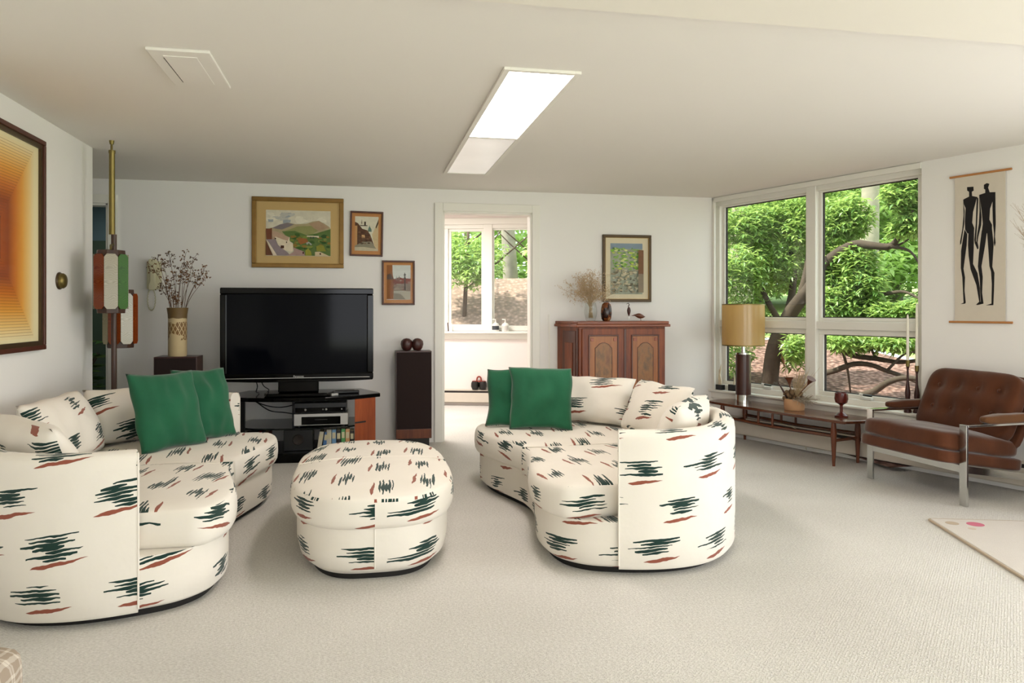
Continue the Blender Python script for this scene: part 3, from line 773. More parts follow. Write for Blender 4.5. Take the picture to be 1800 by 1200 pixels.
ringx(-.605, .605, -.6, .6, .026, .0, .036).obj('frame', MT['brownf'], t, bev=.004)
ringx(-.582, .582, -.577, .577, .028, .004, .026).obj('frame_liner', MT['bronze'], t)
M().box(.006, .012, -.56, .56, -.556, .556).obj('printed_sheet', opart(), t)
M().box(.0185, .019, -.565, .565, -.56, .56).obj('glazing', MT['picglass'], t)
# ================================================================== TELEVISION CORNER
t = thing('television', 'big flat black television on the low stand', 'television', (-.52, 6.36, .52))
g = M().ring(-.6, .6, .135, .88, .052, -.06, .03)
g.obj('bezel', MT['gloss'], t, bev=.008)
M().box(-.552, .552, -.045, -.03, .185, .832).obj('screen', MT['screen'], t)
M().box(-.53, .53, -.028, .10, .17, .84).obj('back_housing', MT['black'], t, bev=.03)
g = M().prism([(-.6, .155), (.6, .155), (.595, .128), (.3, .118), (-.3, .118), (-.595, .128)], 0, .075)
o = g.obj('lower_trim', MT['gloss'], t, bev=.005); o.rotation_euler = (pi / 2, 0, 0); o.location = (0, .02, 0)
M().box(-.57, .57, -.063, -.058, .150, .154).obj('silver_line', MT['silver'], t)
M().box(-.16, .16, -.02, .06, .03, .16).obj('neck', MT['gloss'], t, bev=.01)
M().prism([(-.24, -.10), (.24, -.10), (.27, .0), (.24, .14), (-.24, .14), (-.27, .0)], 0.001, .03).obj('stand_foot', MT['gloss'], t, bev=.008)
M().box(-.583, -.568, -.064, -.0605, .15, .168).obj('energy_mark', MT['silver'], t)
def lettering(txt, size, parent, loc, rot, mat, name='lettering'):
    cu = bpy.data.curves.new(name, 'FONT'); cu.body = txt; cu.size = size; cu.align_x = 'CENTER'; cu.align_y = 'CENTER'; cu.extrude = .0006
    tmp = bpy.data.objects.new('tmp', cu); COL.objects.link(tmp)
    dg = bpy.context.evaluated_depsgraph_get(); me = bpy.data.meshes.new_from_object(tmp.evaluated_get(dg)); bpy.data.objects.remove(tmp)
    me.materials.clear(); me.materials.append(mat)
    o = bpy.data.objects.new(name, me); COL.objects.link(o); o.parent = parent; o.location = loc; o.rotation_euler = rot
    return o
lettering('Panasonic', .021, t, (.005, -.061, .164), (pi / 2, 0, 0), MT['silver'])
ST = [(-1.14, 6.44), (-.9, 6.27), (-.7, 6.215), (-.5, 6.2), (-.3, 6.215), (-.1, 6.27), (.14, 6.44), (.13, 6.52), (-.02, 6.86), (-.98, 6.86), (-1.13, 6.52)]
t = thing('television_stand', 'low black bow-fronted stand with cherry wood sides under the television', 'stand', (-.5, 6.5, 0))
L = [(x + .5, y - 6.5) for x, y in ST]
def shr(k): return [(x * k, (y - .03) * k + .03) for x, y in L]
M().prism(L, .488, .52).obj('top', MT['gloss'], t, bev=.006)
M().prism(shr(.965), .0, .075).obj('base', MT['gloss'], t, bev=.004)
M().prism([(x * .93, y * .9 + .03) for x, y in L], .256, .268).obj('glass_shelf', MT['glassblk'], t)
M().prism([(.43, -.205), (.60, -.085), (.59, -.04), (.52, .1), (.44, -.1)], .075, .488).obj('side_panel', MT['cherry'], t, bev=.003)['label'] = 'cherry wood side panel with a dark notch handle'
M().prism([(-.43, -.205), (-.44, -.1), (-.52, .1), (-.59, -.04), (-.60, -.085)], .075, .488).obj('side_panel', MT['black'], t, bev=.003)
M().box(-.10, .07, .18, .24, .075, .488).obj('back_post', MT['black'], t)
M().prism([(.431, -.2125), (.52, -.149), (.52, -.143), (.431, -.205)], .29, .302).obj('notch', MT['slot'], t)
t = thing('video_recorder', 'silver and black video recorder on the glass shelf', 'player', (-.34, 6.47, .268))
M().box(-.215, .215, -.14, .15, .01, .105).obj('case', MT['silver'], t, bev=.004)
M().box(-.155, .155, -.146, -.139, .018, .082).obj('front_panel', MT['gloss'], t, bev=.002)
M().box(-.05, .05, -.15, -.145, .055, .06).obj('tape_slot', MT['black'], t)
for x in (-.18, .18): M().cyl(x, -.1, 0, .011, .015).obj('foot', MT['black'], t)
t = thing('cable_box', 'black set-top box stacked on the silver recorder', 'player', (-.345, 6.48, .373))
M().box(-.21, .21, -.14, .14, .006, .088).obj('case', MT['black'], t, bev=.004)
M().box(-.2, .2, -.1425, -.139, .012, .05).obj('front_panel', MT['gloss'], t)
for i, x in enumerate((-.12, .02, .045, .17)): M().ball((x, -.144, .034), .006 if i % 2 else .009).obj('knob', MT['silver'], t, smooth=60)
for x in (-.17, .17): M().cyl(x, -.1, 0, .007, .012).obj('foot', MT['black'], t)
t = thing('remote_control', 'long black remote control on the right of the stand top', 'remote', (-.145, 6.47, .5205), radians(12))
M().box(-.11, .11, -.022, .022, .0, .026).obj('body', MT['black'], t, bev=.008)
M().box(-.09, .07, -.014, .014, .026, .028).obj('buttons', MT['slot'], t)
t = thing('remote_control', 'small silver remote control lying beside the television foot', 'remote', (-.235, 6.30, .5205), radians(24))
M().box(-.03, .03, -.02, .02, .0, .022).obj('body', MT['silver'], t, bev=.006); M().box(-.02, .02, -.012, .012, .022, .024).obj('buttons', MT['slot'], t)
def cable(name, pts, label, mat, r=.004):
    return tag(M().tube(crom(pts, 10), r, 6).obj(name, mat, smooth=60), label, 'cable')
cable('power_cable', [(-.86, 6.38, .655), (-.85, 6.42, .6), (-.87, 6.5, .545), (-.86, 6.6, .525)], 'thin black cable hanging below the television, left of a pair', MT['black'])
cable('power_cable', [(-.82, 6.38, .655), (-.80, 6.42, .6), (-.77, 6.5, .56), (-.80, 6.6, .525)], 'thin black cable hanging below the television, right of a pair', MT['black'])
cable('signal_cable', [(-.55, 6.64, .42), (-.68, 6.6, .40), (-.8, 6.58, .42), (-.93, 6.6, .47)], 'upper black cable drooping behind the stand shelf', MT['black'], .005)
cable('signal_cable', [(-.55, 6.64, .33), (-.66, 6.64, .35), (-.78, 6.64, .37), (-.9, 6.66, .45)], 'lower black cable drooping behind the stand shelf', MT['black'], .005)
BC = [('#c9c3b4', 'cream', .026, .155, -9), ('#3f6aa0', 'blue', .022, .15, -9), ('#c5c2b8', 'pale grey', .03, .165, 0), ('#6f9bc4', 'light blue', .026, .165, 0), ('#1c1a1c', 'black', .026, .158, 0), ('#4f9a5c', 'green', .024, .168, 0), ('#c89a6c', 'tan', .026, .165, 0), ('#2a2422', 'dark brown', .024, .15, 0), ('#a8a6a2', 'silver grey', .026, .172, 0)]
x = -.375
for c, nm, w, h_, lean in BC:
    w *= 1.3
    t = thing('book', nm + ' upright book on the lower right of the stand', 'book', (x, 6.33, .0755), 0, 'books on the right of the television stand'); t.rotation_euler = (0, radians(-lean), 0)
    M().box(0, w, 0, .13, 0, h_).obj('cover', plain('cover_' + nm.replace(' ', '_'), c, .5), t, bev=.002)
    M().box(.003, w - .003, .004, .132, .004, h_ + .001).obj('pages', MT['mat3'], t)
    M().box(.004, w - .004, -.0008, .0, h_ * .55, h_ * .85).obj('spine_label', MT['ivory'], t)
    x += w + (.008 if lean else .0035)
x = -1.0
for c, nm, w, h_ in (('#b9b4a8', 'white', .02, .17), ('#1f1d20', 'jet black', .02, .165), ('#8f8a80', 'grey', .016, .165), ('#201c1a', 'charcoal', .09, .15), ('#7a2a24', 'red', .02, .158), ('#3a3330', 'brown-black', .022, .15), ('#c7a77a', 'buff', .018, .15), ('#8a3b30', 'brick red', .02, .145)):
    t = thing('video_case', nm + ' video case on the lower left of the stand', 'video case', (x, 6.40, .0755), 0, 'video cases on the left of the television stand')
    M().box(0, w, 0, .13, 0, h_).obj('case', plain('case_' + nm.replace(' ', '_').replace('-', '_'), c, .4), t, bev=.002)
    M().box(.003, w - .003, -.0008, 0, h_ * .3, h_ * .9).obj('spine_label', MT['ivory'], t)
    x += w + .004
t = thing('subwoofer', 'black box speaker with a round cone low inside the television stand', 'speaker', (-.52, 6.42, .0755))
M().box(-.115, .115, -.09, .1, 0, .17).obj('enclosure', MT['black'], t, bev=.004)
g = M().lathe([(0, 0), (.02, .002), (.04, .012), (.045, .006), (.045, 0), (0, 0)], 24); g.v = [(x_, -.09 - z_, y_ + .09) for x_, y_, z_ in g.v]; g.obj('cone', MT['slot'], t, smooth=50)
def speaker(label, x0, x1, y0, y1):
    t = thing('speaker', label, 'speaker', ((x0 + x1) / 2, (y0 + y1) / 2, 0)); hx, hy = (x1 - x0) / 2, (y1 - y0) / 2
    M().box(-hx, hx, -hy + .012, hy, .075, .855).obj('cabinet', MT['rose'], t, bev=.003)
    M().box(-hx + .008, hx - .004, -hy, -hy + .0115, .165, .845).obj('grille', plain('grille_cloth', '#20100d', .95, bump=.4, bs=400), t, bev=.004)
    M().box(-hx + .004, hx - .004, -hy + .002, -hy + .012, .078, .16).obj('base_panel', MT['walnutz'], t, bev=.002)
    M().box(-hx + .02, hx - .02, -hy + .03, hy - .01, 0, .075).obj('plinth', MT['black'], t)
speaker('tall dark speaker with a pottery vase on top', -1.6, -1.285, 6.25, 6.5)
speaker('tall dark speaker standing beside the doorway', .282, .60, 6.72, 6.93)
for i, (x, l, tx) in enumerate(((.382, 'left', -8), (.472, 'right', 14))):
    g = M().lathe([(0, 0), (.03, .003), (.046, .03), (.052, .062), (.046, .09), (.026, .108), (0, .113)], 20)
    g.v = [(x_ * (1 + .12 * sin(3 * atan2(y_, x_) + i)), y_ * .75, z_) for x_, y_, z_ in g.v]
    o = g.obj('carved_seed', MT['rose'], smooth=60, loc=(x, 6.79, .856)); o.rotation_euler = (0, radians(tx * .3), radians(tx))
    tag(o, 'dark ridged wooden egg-shaped ornament, %s one on the speaker' % l, 'ornament')
# pottery vase
def vasemat():
    nt = NT('glazed_stoneware'); o = nt.obj(); x, y, z = nt.sep(o); n = nt.noise(o, 16., 3) - .5
    zz = z + n * .03
    c = nt.mix((zz > .30), rgb('#c9b48a'), rgb('#6b5430'))
    a = nt.math('ARCTAN2', y, x)
    d = ((a * 2.2 + z * 16.).frac() - .5).abs(); d2 = ((a * 2.2 - z * 16.).frac() - .5).abs()
    band = (zz > .13) * (zz < .27)
    c = nt.mix(band * (nt.noise(o, 9., 2) > .44) * (1. - (d < .09).max(d2 < .09)), c, rgb('#7d5c34'))
    nt.bump((z * 90.).frac(), .15)
    return nt.fin(c, .45)
t = thing('pottery_vase', 'tall cream and brown stoneware vase on the left speaker', 'vase', (-1.45, 6.37, .855))
M().lathe([(0, 0), (.066, 0), (.07, .01), (.07, .29), (.072, .33), (.08, .383), (.076, .385), (.068, .33), (.064, .29), (.064, .02), (0, .02)], 40).obj('vessel', vasemat(), t, smooth=50)
random.seed(11)
def dried_flower(base, tip, heads, hs, mat):
    t = thing('dried_flower', 'brown dried flower stem standing in the stoneware vase', 'dried flower', base, 0, 'dried flowers in the stoneware vase')
    b, e = Vector((0, 0, 0)), Vector(tip) - Vector(base)
    mid = b.lerp(e, .55) + Vector((-e.x * .12, 0, .03))
    pts = crom([b, mid, e], 6)
    g = M().tube(pts, lambda q: .0028 - .0014 * q, 5); h = M()
    for k in range(heads):
        a = pts[-1 - (k % 3)]; d = Vector((random.uniform(-1, 1) * hs, random.uniform(-1, 1) * hs * .7, random.uniform(-.25, 1) * hs))
        g.tube([a, a + d * .55 + Vector((0, 0, .006)), a + d], .0011, 4)
        for _ in range(3):
            q = a + d + Vector((random.gauss(0, .006), random.gauss(0, .006), random.gauss(0, .006)))
            h.ball(q, (random.uniform(.003, .007), random.uniform(.003, .006), random.uniform(.003, .006)), 5, 4)
    g.obj('stem', MT['brownstem'], t, smooth=60); h.obj('flower_head', MT[mat], t, smooth=60)
for u, v in ((268, 468), (277, 455), (287, 462), (297, 448), (318, 470), (326, 447), (340, 455), (310, 480), (330, 472), (347, 490), (358, 477), (362, 488), (300, 500), (290, 495), (338, 482), (322, 486), (283, 505), (305, 520), (312, 528)):
    p = at(u, v, 5.97 + random.uniform(-.08, .08))
    dried_flower((-1.45 + random.uniform(-.03, .03), 6.37 + random.uniform(-.03, .03), 1.0), p, random.randint(9, 13), .042, random.choice(['brownstem', 'rustflower', 'rustflower']))
# pole lamp
PX_, PY_ = -1.64, 5.378
t = thing('pole_lamp', 'tall brass and wood tension-pole lamp with coloured slatted shades', 'lamp', (PX_, PY_, 0))
M().cyl(.022, 0, 0, 1.72, .017).obj('wood_pole', MT['polewood'], t, smooth=40)
M().lathe([(0, 1.72), (.019, 1.72), (.018, 2.25), (.021, 2.26), (.021, 2.275), (0, 2.275)], 20, (.01, 0, 0)).obj('brass_pole', MT['brass'], t, smooth=40)
M().cyl(.008, 0, 2.275, 2.315, .007).cyl(.008, 0, 2.315, 2.34, .012, .016).obj('tension_tip', MT['brass'], t, smooth=40)
M().cyl(.022, 0, 0, .03, .04, .03).obj('foot', MT['brass'], t, smooth=40)
SLAT = {'o': translucent('orange_slat', '#ac5420', .45, '#86340f'), 'c': translucent('cream_slat', '#c8c0a0', .45, '#aaa184'), 'g': translucent('green_slat', '#4f8a26', .45, '#3a6a1c')}
def shade(cx, cy, z0, z1, rot, cols):
    M().cyl(cx, cy, z0, z0 + .06, .085, .09, 8).obj('shade_cap', MT['polewood'], t, bev=.003)
    s_ = M().cyl(cx, cy, z1 - .055, z1, .09, .085, 8).obj('shade_cap', MT['polewood'], t, bev=.003)
    M().tube([(cx, cy, z1), (cx * .7, cy * .7, z1 + .035), (.022, 0, z1 + .05)], .008, 8).obj('brass_arm', MT['brass'], s_, smooth=60)
    for k, c in enumerate(cols):
        a = rot + k * 2 * pi / len(cols); w, hh = .039, (z1 - z0 - .055)
        pl = [(-w, -hh / 2 + .02), (-w * .6, -hh / 2), (w * .6, -hh / 2), (w, -hh / 2 + .02), (w, hh / 2 - .02), (w * .6, hh / 2), (-w * .6, hh / 2), (-w, hh / 2 - .02)]
        g = M().prism(pl, -.003, .003); g.v = [(x_, z_, y_) for x_, y_, z_ in g.v]
        o = g.obj('slat', SLAT[c], s_); o.location = (cx + .097 * cos(a), cy + .097 * sin(a), (z0 + z1) / 2); o.rotation_euler = (0, 0, a + pi / 2)
A0 = radians(-73)
shade(.045, -.135, 1.2, 1.605, A0, 'cgcocgco')
shade(.02, .14, .965, 1.36, A0 + .39, 'cogcogco')
# ================================================================== CABINET
t = thing('cabinet', 'carved wooden cabinet with two panelled doors beside the window wall', 'cabinet', (2.34, 6.6, 0))
pl = [(-.41, 0), (.425, 0), (.425, .34), (-.525, .34), (-.51, .28)]
M().prism(pl, 0.05, 1.066).obj('carcass', MT['mahog'], t, bev=.003)
M().prism([(-.445, -.035), (.465, -.035), (.465, .345), (-.555, .345), (-.54, .27)], 1.066, 1.09).prism([(-.43, -.022), (.455, -.022), (.455, .345), (-.545, .345), (-.53, .275)], 1.09, 1.118).obj('top', MT['mahogx'], t, bev=.004)
M().prism([(x * 1.01, y - .008) for x, y in pl], 0, .05).obj('plinth', MT['mahogd'], t)
def door(x0, x1, z0=.08, z1=1.05):
    d = M().box(x0, x1, -.02, -.001, z0, z1).obj('door', MT['mahog'], t, bev=.003)
    w = x1 - x0
    M().ring(x0 + w * .14, x1 - w * .14, z0 + .05, z1 - .055, .014, -.03, -.02).obj('moulding', MT['mahogd'], d, bev=.003)
    M().box(x0 + w * .14 + .014, x1 - w * .14 - .014, -.0245, -.02, z0 + .064, z1 - .069).obj('field', MT['veneer'], d)
    for bx in (x0 + w * .14 + .022, x1 - w * .14 - .05):
        for bz in (z1 - .113, z0 + .085): M().box(bx, bx + .028, -.031, -.024, bz, bz + .028).obj('corner_block', MT['cherry'], d, bev=.002)
    c = (x0 + x1) / 2; a = w * .2
    zt = z1 - .13
    arch = [(c - a, z0 + .13), (c + a, z0 + .13), (c + a, zt - .045), (c + a * .85, zt - .04), (c + a * .55, zt - .012), (c + a * .2, zt), (c - a * .2, zt), (c - a * .55, zt - .012), (c - a * .85, zt - .04), (c - a, zt - .045)]
    g = M().prism(arch, .0245, .0275); g.v = [(x, -z, y) for x, y, z in g.v]
    bm_ = NT('burl_veneer'); o_ = bm_.obj((9, 9, 4)); nn = bm_.noise(o_, 1.6, 6, .65); cc = bm_.ramp(nn, [(.3, rgb('#4f3a22')), (.5, rgb('#8a5a26')), (.7, rgb('#6a3a1a'))])
    g.obj('burl_panel', bm_.fin(cc, .35), d)
    g = M(); k = len(arch)
    for i in range(k):
        p, q = arch[i], arch[(i + 1) % k]; g.tube([(p[0], -.0275, p[1]), (q[0], -.0275, q[1])], .0028, 5)
    g.obj('beading', MT['mahogd'], d)
    return d
door(-.385, .018); door(.03, .41)
M().box(.012, .036, -.026, -.02, .08, 1.05).obj('astragal', MT['mahogd'], t, bev=.003)
pa = thing('tmp', '', '')
bpy.data.objects.remove(pa)
cd = Vector((-.10, .28, 0)); cn = Vector((-.28, -.10, 0)).normalized(); q0 = Vector((-.41, 0, 0))
g = M(); g.obox(q0 + cd * .15 + cn * .0 + Vector((0, 0, .1)), cd * .7, cn * .008, Vector((0, 0, .93))); g.obj('side_moulding', MT['mahogd'], t, bev=.003)
g = M(); g.obox(q0 + cd * .3 + cn * .007 + Vector((0, 0, .16)), cd * .4, cn * .008, Vector((0, 0, .76))); g.obj('side_panel', MT['mahog'], t, bev=.003)
g = M(); g.obox(q0 + cd * .02 + cn * .0 + Vector((0, 0, .05)), cd * .08, cn * .014, Vector((0, 0, 1.0))); g.obj('pilaster', MT['mahogd'], t, bev=.003)
CT = 1.1185
t = thing('glass_vase', 'clear glass vase of dried baby\'s breath on the cabinet', 'vase', (2.085, 6.74, CT))
M().lathe([(0, 0), (.038, 0), (.05, .02), (.062, .07), (.06, .11), (.05, .165), (.053, .17), (.05, .172), (.046, .165), (.056, .11), (.058, .07), (.046, .024), (0, .02)], 32).obj('vessel', MT['clear'], t, smooth=60)
random.seed(5)
st, fl = M(), M()
b0 = Vector((0, 0, .03))
for k in range(70):
    a = random.uniform(0, 2 * pi); e = Vector((random.gauss(-.005, .11), random.gauss(0, .06), random.uniform(.25, .47)))
    e.z -= .9 * abs(e.x) * .45
    pts = crom([b0 + Vector((random.uniform(-.02, .02), random.uniform(-.02, .02), 0)), Vector((e.x * .12, e.y * .12, .17)), e.lerp(Vector((0, 0, .18)), .35), e], 3)
    st.tube(pts, .0011, 4, caps=False)
    for _ in range(9):
        p0 = pts[random.randint(-5, -1)]; p1 = p0 + Vector((random.gauss(0, .03), random.gauss(0, .025), random.gauss(.012, .022)))
        st.tube([p0, p1], .0007, 3, caps=False)
        for _ in range(4):
            fl.ball(p1 + Vector((random.gauss(0, .009), random.gauss(0, .009), random.gauss(0, .008))), random.uniform(.0022, .0045), 4, 3)
t = thing('dried_babys_breath', 'cloud of beige dried baby\'s breath in the clear glass vase', 'dried flowers', (2.085, 6.74, CT)); t['kind'] = 'stuff'
st.obj('sprigs', MT['straw'], t); fl.obj('florets', plain('beige_florets', '#c2a888', .95, var=.3, vs=40), t)
def vm():
    nt = NT('ripple_glaze'); o = nt.obj((1, 1, 1)); n = nt.noise(o, 14., 3)
    return nt.fin(nt.ramp(n, [(.38, rgb('#2a120a')), (.5, rgb('#6b3a1c')), (.62, rgb('#a3754a'))], 'CONSTANT'), .25)
tag(M().lathe([(0, 0), (.03, 0), (.045, .02), (.052, .07), (.05, .115), (.04, .155), (.022, .175), (.019, .172), (.03, .15), (0, .15)], 32).obj('ceramic_vase', vm(), smooth=60, loc=(2.237, 6.74, CT)), 'brown mottled egg-shaped ceramic vase on the cabinet', 'vase')
t = thing('bird_figurine', 'upright dark wooden heron figurine on the cabinet', 'figurine', (2.46, 6.74, CT))
M().lathe([(0, .045), (.004, .047), (.014, .075), (.018, .098), (.013, .12), (.005, .132), (0, .134)], 16).obj('body', MT['rose'], t, smooth=60)
M().tube(crom([(0.0, 0, .12), (-.004, 0, .14), (.004, 0, .152), (-.004, 0, .166), (-.014, 0, .164), (-.026, 0, .158)], 6), lambda q: .0055 - .004 * q, 7).obj('neck', MT['rose'], t, smooth=60)
M().tube([(-.003, 0, 0), (-.003, 0, .05)], .0016, 6).tube([(.004, 0, 0), (.004, 0, .05)], .0016, 6).obj('legs', MT['steel'], t)
M().cyl(0, 0, 0, .004, .022).obj('base', MT['clear'], t)
t = thing('bird_figurine', 'stooping brown wooden wading bird figurine on the cabinet', 'figurine', (2.56, 6.74, CT))
g = M().lathe([(0, -.056), (.008, -.04), (.022, -.01), (.025, .01), (.018, .035), (.006, .055), (0, .066)], 16)
g.v = [(z, y, x + .048 - z * .15) for x, y, z in g.v]; g.obj('body', MT['teak'], t, smooth=60)
M().tube([(-.045, 0, .055), (-.062, 0, .05), (-.072, 0, .054)], lambda q: .006 - .0045 * q, 6).obj('neck', MT['teak'], t, smooth=60)
M().tube([(.02, 0, 0), (.014, 0, .035)], .002, 6).tube([(.024, .008, 0), (.018, .005, .035)], .002, 6).obj('legs', MT['teak'], t)
# ================================================================== WINDOW SIDE
TA = Vector((3.17, 6.58, 0)); TX = Vector((.2843, -.9587, 0)); TY = Vector((.9587, .2843, 0)); TR = atan2(TX.y, TX.x); TZ = .37
def T(x, y, z=TZ): return TA + TX * x + TY * y + Vector((0, 0, z))
t = thing('coffee_table', 'long low walnut table in front of the big window', 'table', TA, TR)
pl = [p.to_2d() for p in crom([(0, .06, 0), (.02, .005, 0), (.4, -.012, 0), (.76, -.016, 0), (1.12, -.012, 0), (1.48, .005, 0), (1.51, .05, 0), (1.55, .19, 0), (1.51, .37, 0), (1.1, .385, 0), (.4, .37, 0), (.02, .33, 0), (-.03, .18, 0)], 5, True)]
M().prism([(p.x, p.y) for p in pl], .345, .37).obj('top', MT['walnut'], t, bev=.008)
for x in (.16, 1.38):
    for y in (.05, .33):
        M().lathe([(0, 0), (.011, 0), (.021, .2), (.024, .26), (.017, .345), (0, .345)], 14, (x, y, 0)).obj('leg', MT['walnutz'], t, smooth=50)
for y in (.05, .33):
    s_ = M().tube([(.16, y, .235), (.77, y, .222), (1.38, y, .235)], .014, 10).obj('stretcher', MT['walnut'], t, smooth=50)
    for x in (.6, .76): M().cyl(x, y, .23, .35, .010, .010, 10).obj('spindle', MT['walnutz'], s_, smooth=50)
for x in (.16, 1.38): M().tube([(x, .05, .2), (x, .33, .2)], .012, 10).obj('end_stretcher', MT['walnutz'], t, smooth=50)
t = thing('table_lamp', 'table lamp with amber drum shade and dark cylinder base', 'lamp', T(.28, .19))
M().lathe([(0, 0.0005), (.07, .0005), (.07, .075), (0, .075)], 40).obj('chrome_base', MT['chrome'], t, smooth=40)
M().lathe([(0, .075), (.0685, .075), (.0685, .445), (0, .445)], 40).obj('column', wood('column_wood', '#2e1712', '#4a261b', 2, .3), t, smooth=40)
M().lathe([(0, .445), (.071, .445), (.071, .46), (.018, .462), (.014, .53), (.014, .6), (0, .6)], 40).obj('chrome_neck', MT['chrome'], t, smooth=40)
sh = M().lathe([(.19, .525), (.189, .905), (.187, .905), (.188, .525)], 56).obj('drum_shade', MT['shade'], t, smooth=60)
M().lathe([(.1905, .523), (.1905, .533), (.187, .533), (.187, .523)], 56).lathe([(.1905, .898), (.1905, .907), (.187, .907), (.187, .898)], 56).obj('rim', MT['brass'], sh, smooth=40)
M().tube([(0, 0, .6), (0, 0, .86)], .004, 6).tube([(-.187, 0, .86), (.187, 0, .86)], .003, 6).tube([(0, -.187, .86), (0, .187, .86)], .003, 6).obj('spider', MT['chrome'], sh)
t = thing('clay_pot', 'shallow peach clay pot holding dried pods on the table', 'pot', T(.86, .2))
M().lathe([(0, .0005), (.078, .0005), (.082, .006), (.086, .095), (.08, .097), (.076, .03), (0, .03)], 40).obj('bowl', MT['clay'], t, smooth=50)
M().lathe([(0, .03), (.074, .03), (.078, .084), (0, .088)], 24).obj('filling', plain('dried_moss', '#6b5a44', .95, var=.4, vs=60, bump=.8, bs=80), t)
random.seed(21)
t = thing('dried_arrangement', 'dried pods, trumpets and grasses arranged in the clay pot', 'dried flowers', T(.86, .2), TR)
def trumpet(p, d, name, L_, r):
    p, d = Vector(p), Vector(d).normalized(); q = p + d * L_
    M().tube([Vector((0, 0, .088)), p.lerp(Vector((0, 0, .088)), .4), p], .0035, 6).tube([p, p + d * L_ * .35, p + d * L_ * .75, q], [.004, .012, r * .6, r], 14).obj(name, MT['teak'], t, smooth=60)
trumpet((-.03, -.02, .2), (-.12, 0, 1), 'trumpet_pod', .075, .042)
trumpet((.155, -.02, .225), (.55, 0, .8), 'trumpet_pod', .07, .04)
M().tube([(-.06, -.02, .09), (-.10, -.02, .15), (-.15, -.03, .225)], [.005, .009, .004], 8).obj('dark_pod', MT['rose'], t, smooth=60)
g = M()
for _ in range(36):
    a = random.uniform(0, 2 * pi); r = random.uniform(.0, .085); g.ball((r * cos(a) - .01, r * sin(a), .10 + random.uniform(0, .055)), random.uniform(.01, .022), 6, 4)
g.obj('pod_cluster', plain('mottled_pods', '#6a5238', .9, var=.5, vs=50), t, smooth=60)
g = M()
for _ in range(60):
    a = random.gauss(0, .5); d = Vector((random.gauss(.06, .05), random.gauss(0, .04), random.uniform(.12, .3)))
    g.tube([Vector((.02, 0, .09)), Vector((.02, 0, .09)) + d * .5, Vector((.02, 0, .09)) + d + Vector((.01, 0, 0))], [.002, .0016, .0006], 4)
g.obj('grass_blades', MT['straw'], t)
g = M()
for _ in range(110):
    b = Vector((.075 + random.gauss(0, .02), random.gauss(0, .03), .10)); d = Vector((random.uniform(.02, .10), random.gauss(0, .04), random.uniform(-.05, .04)))
    g.tube([b, b + d], .0018, 4)
g.obj('feathery_tuft', plain('grey_tuft', '#a59886', .95, var=.3, vs=40), t)
M().tube(crom([(-.01, 0, .09), (-.08, 0, .27), (-.13, 0, .42), (-.165, 0, .6)], 6), lambda q: .002 + .0 * q, 5).tube([(-.105, 0, .36), (-.125, 0, .42), (-.14, 0, .46)], [.003, .012, .003], 7).obj('rust_spike', MT['rustflower'], t, smooth=60)
t = thing('wooden_goblet', 'turned red-brown wooden goblet on the table', 'goblet', T(1.33, .2))
M().lathe([(0, .0005), (.05, .0005), (.052, .012), (.04, .02), (.03, .03), (.012, .038), (.011, .09), (.02, .1), (.045, .115), (.052, .145), (.048, .19), (.045, .192), (.044, .185), (.047, .145), (.035, .12), (0, .115)], 36).obj('cup', wood('red_turned_wood', '#3f140c', '#64241a', 2, .25), t, smooth=40)
# window sill pieces
SILL = .4375
t = thing('antler_sculpture', 'pale twin-pronged sculpture on a black block on the window sill', 'sculpture', W(.10, -.005, SILL), WRZ)
M().box(-.04, .04, -.022, .022, 0, .05).obj('block', MT['black'], t, bev=.002)
M().tube(crom([(-.01, 0, .05), (-.012, 0, .13), (.002, 0, .2), (.012, 0, .25)], 5), lambda q: .014 - .011 * q, 8).obj('prong', MT['antler'], t, smooth=60)
M().tube(crom([(.006, 0, .05), (.006, 0, .1), (-.012, 0, .16), (-.014, 0, .2)], 5), lambda q: .012 - .009 * q, 8).obj('prong', MT['antler'], t, smooth=60)
t = thing('antler_sculpture', 'black sculpture block half hidden behind the lamp column', 'sculpture', W(.235, .02, SILL), WRZ)
M().box(-.04, .04, -.02, .02, 0, .06).obj('block', MT['black'], t, bev=.002)
M().tube(crom([(0.02, 0, .06), (.024, 0, .12), (.014, 0, .19)], 5), lambda q: .010 - .008 * q, 8).obj('prong', MT['antler'], t, smooth=60)
for s_, d_, ht, ch, wl in ((2.02, -.022, .40, .36, 'taller'), (2.07, .014, .36, .49, 'shorter')):
    p = W(s_, d_, SILL)
    t = thing('candlestick', '%s dark turned candlestick on the window sill by the chair' % wl, 'candlestick', p)
    M().lathe([(0, 0), (.026, 0), (.028, .012), (.012, .05), (.017, ht * .28), (.02, ht * .38), (.009, ht * .6), (.007, ht * .82), (.012, ht * .88), (0, ht * .88)], 20).obj('stem', MT['rose'], t, smooth=50)
    M().lathe([(0, ht * .88), (.013, ht * .88), (.015, ht), (.0115, ht), (0, ht - .006)], 20).obj('brass_cup', MT['brass'], t, smooth=50)
    t = thing('taper_candle', 'white taper candle in the %s candlestick' % wl, 'candle', p + Vector((0, 0, ht - .006)))
    M().lathe([(0, 0), (.0108, 0), (.0098, ch * .8), (.006, ch * .97), (0, ch)], 16).obj('wax', MT['wax'], t, smooth=50)
    M().tube([(0, 0, ch - .002), (.001, 0, ch + .008)], .0008, 4).obj('wick', MT['black'], t)
cable('lamp_cord', [T(.85, .36, .012), T(.82, .37, .06), T(.8, .34, .16), T(.75, .30, .2), T(.6, .31, .215)], 'thin pale cord hanging under the table to the floor', MT['ivory'], .003)
# wall hanging
t = thing('wall_hanging', 'cream cloth wall hanging with two black elongated figures', 'wall hanging', W(0, 0, 0), WRZ)
S0, S1, Z0, Z1 = 2.368, 2.708, 1.135, 2.185
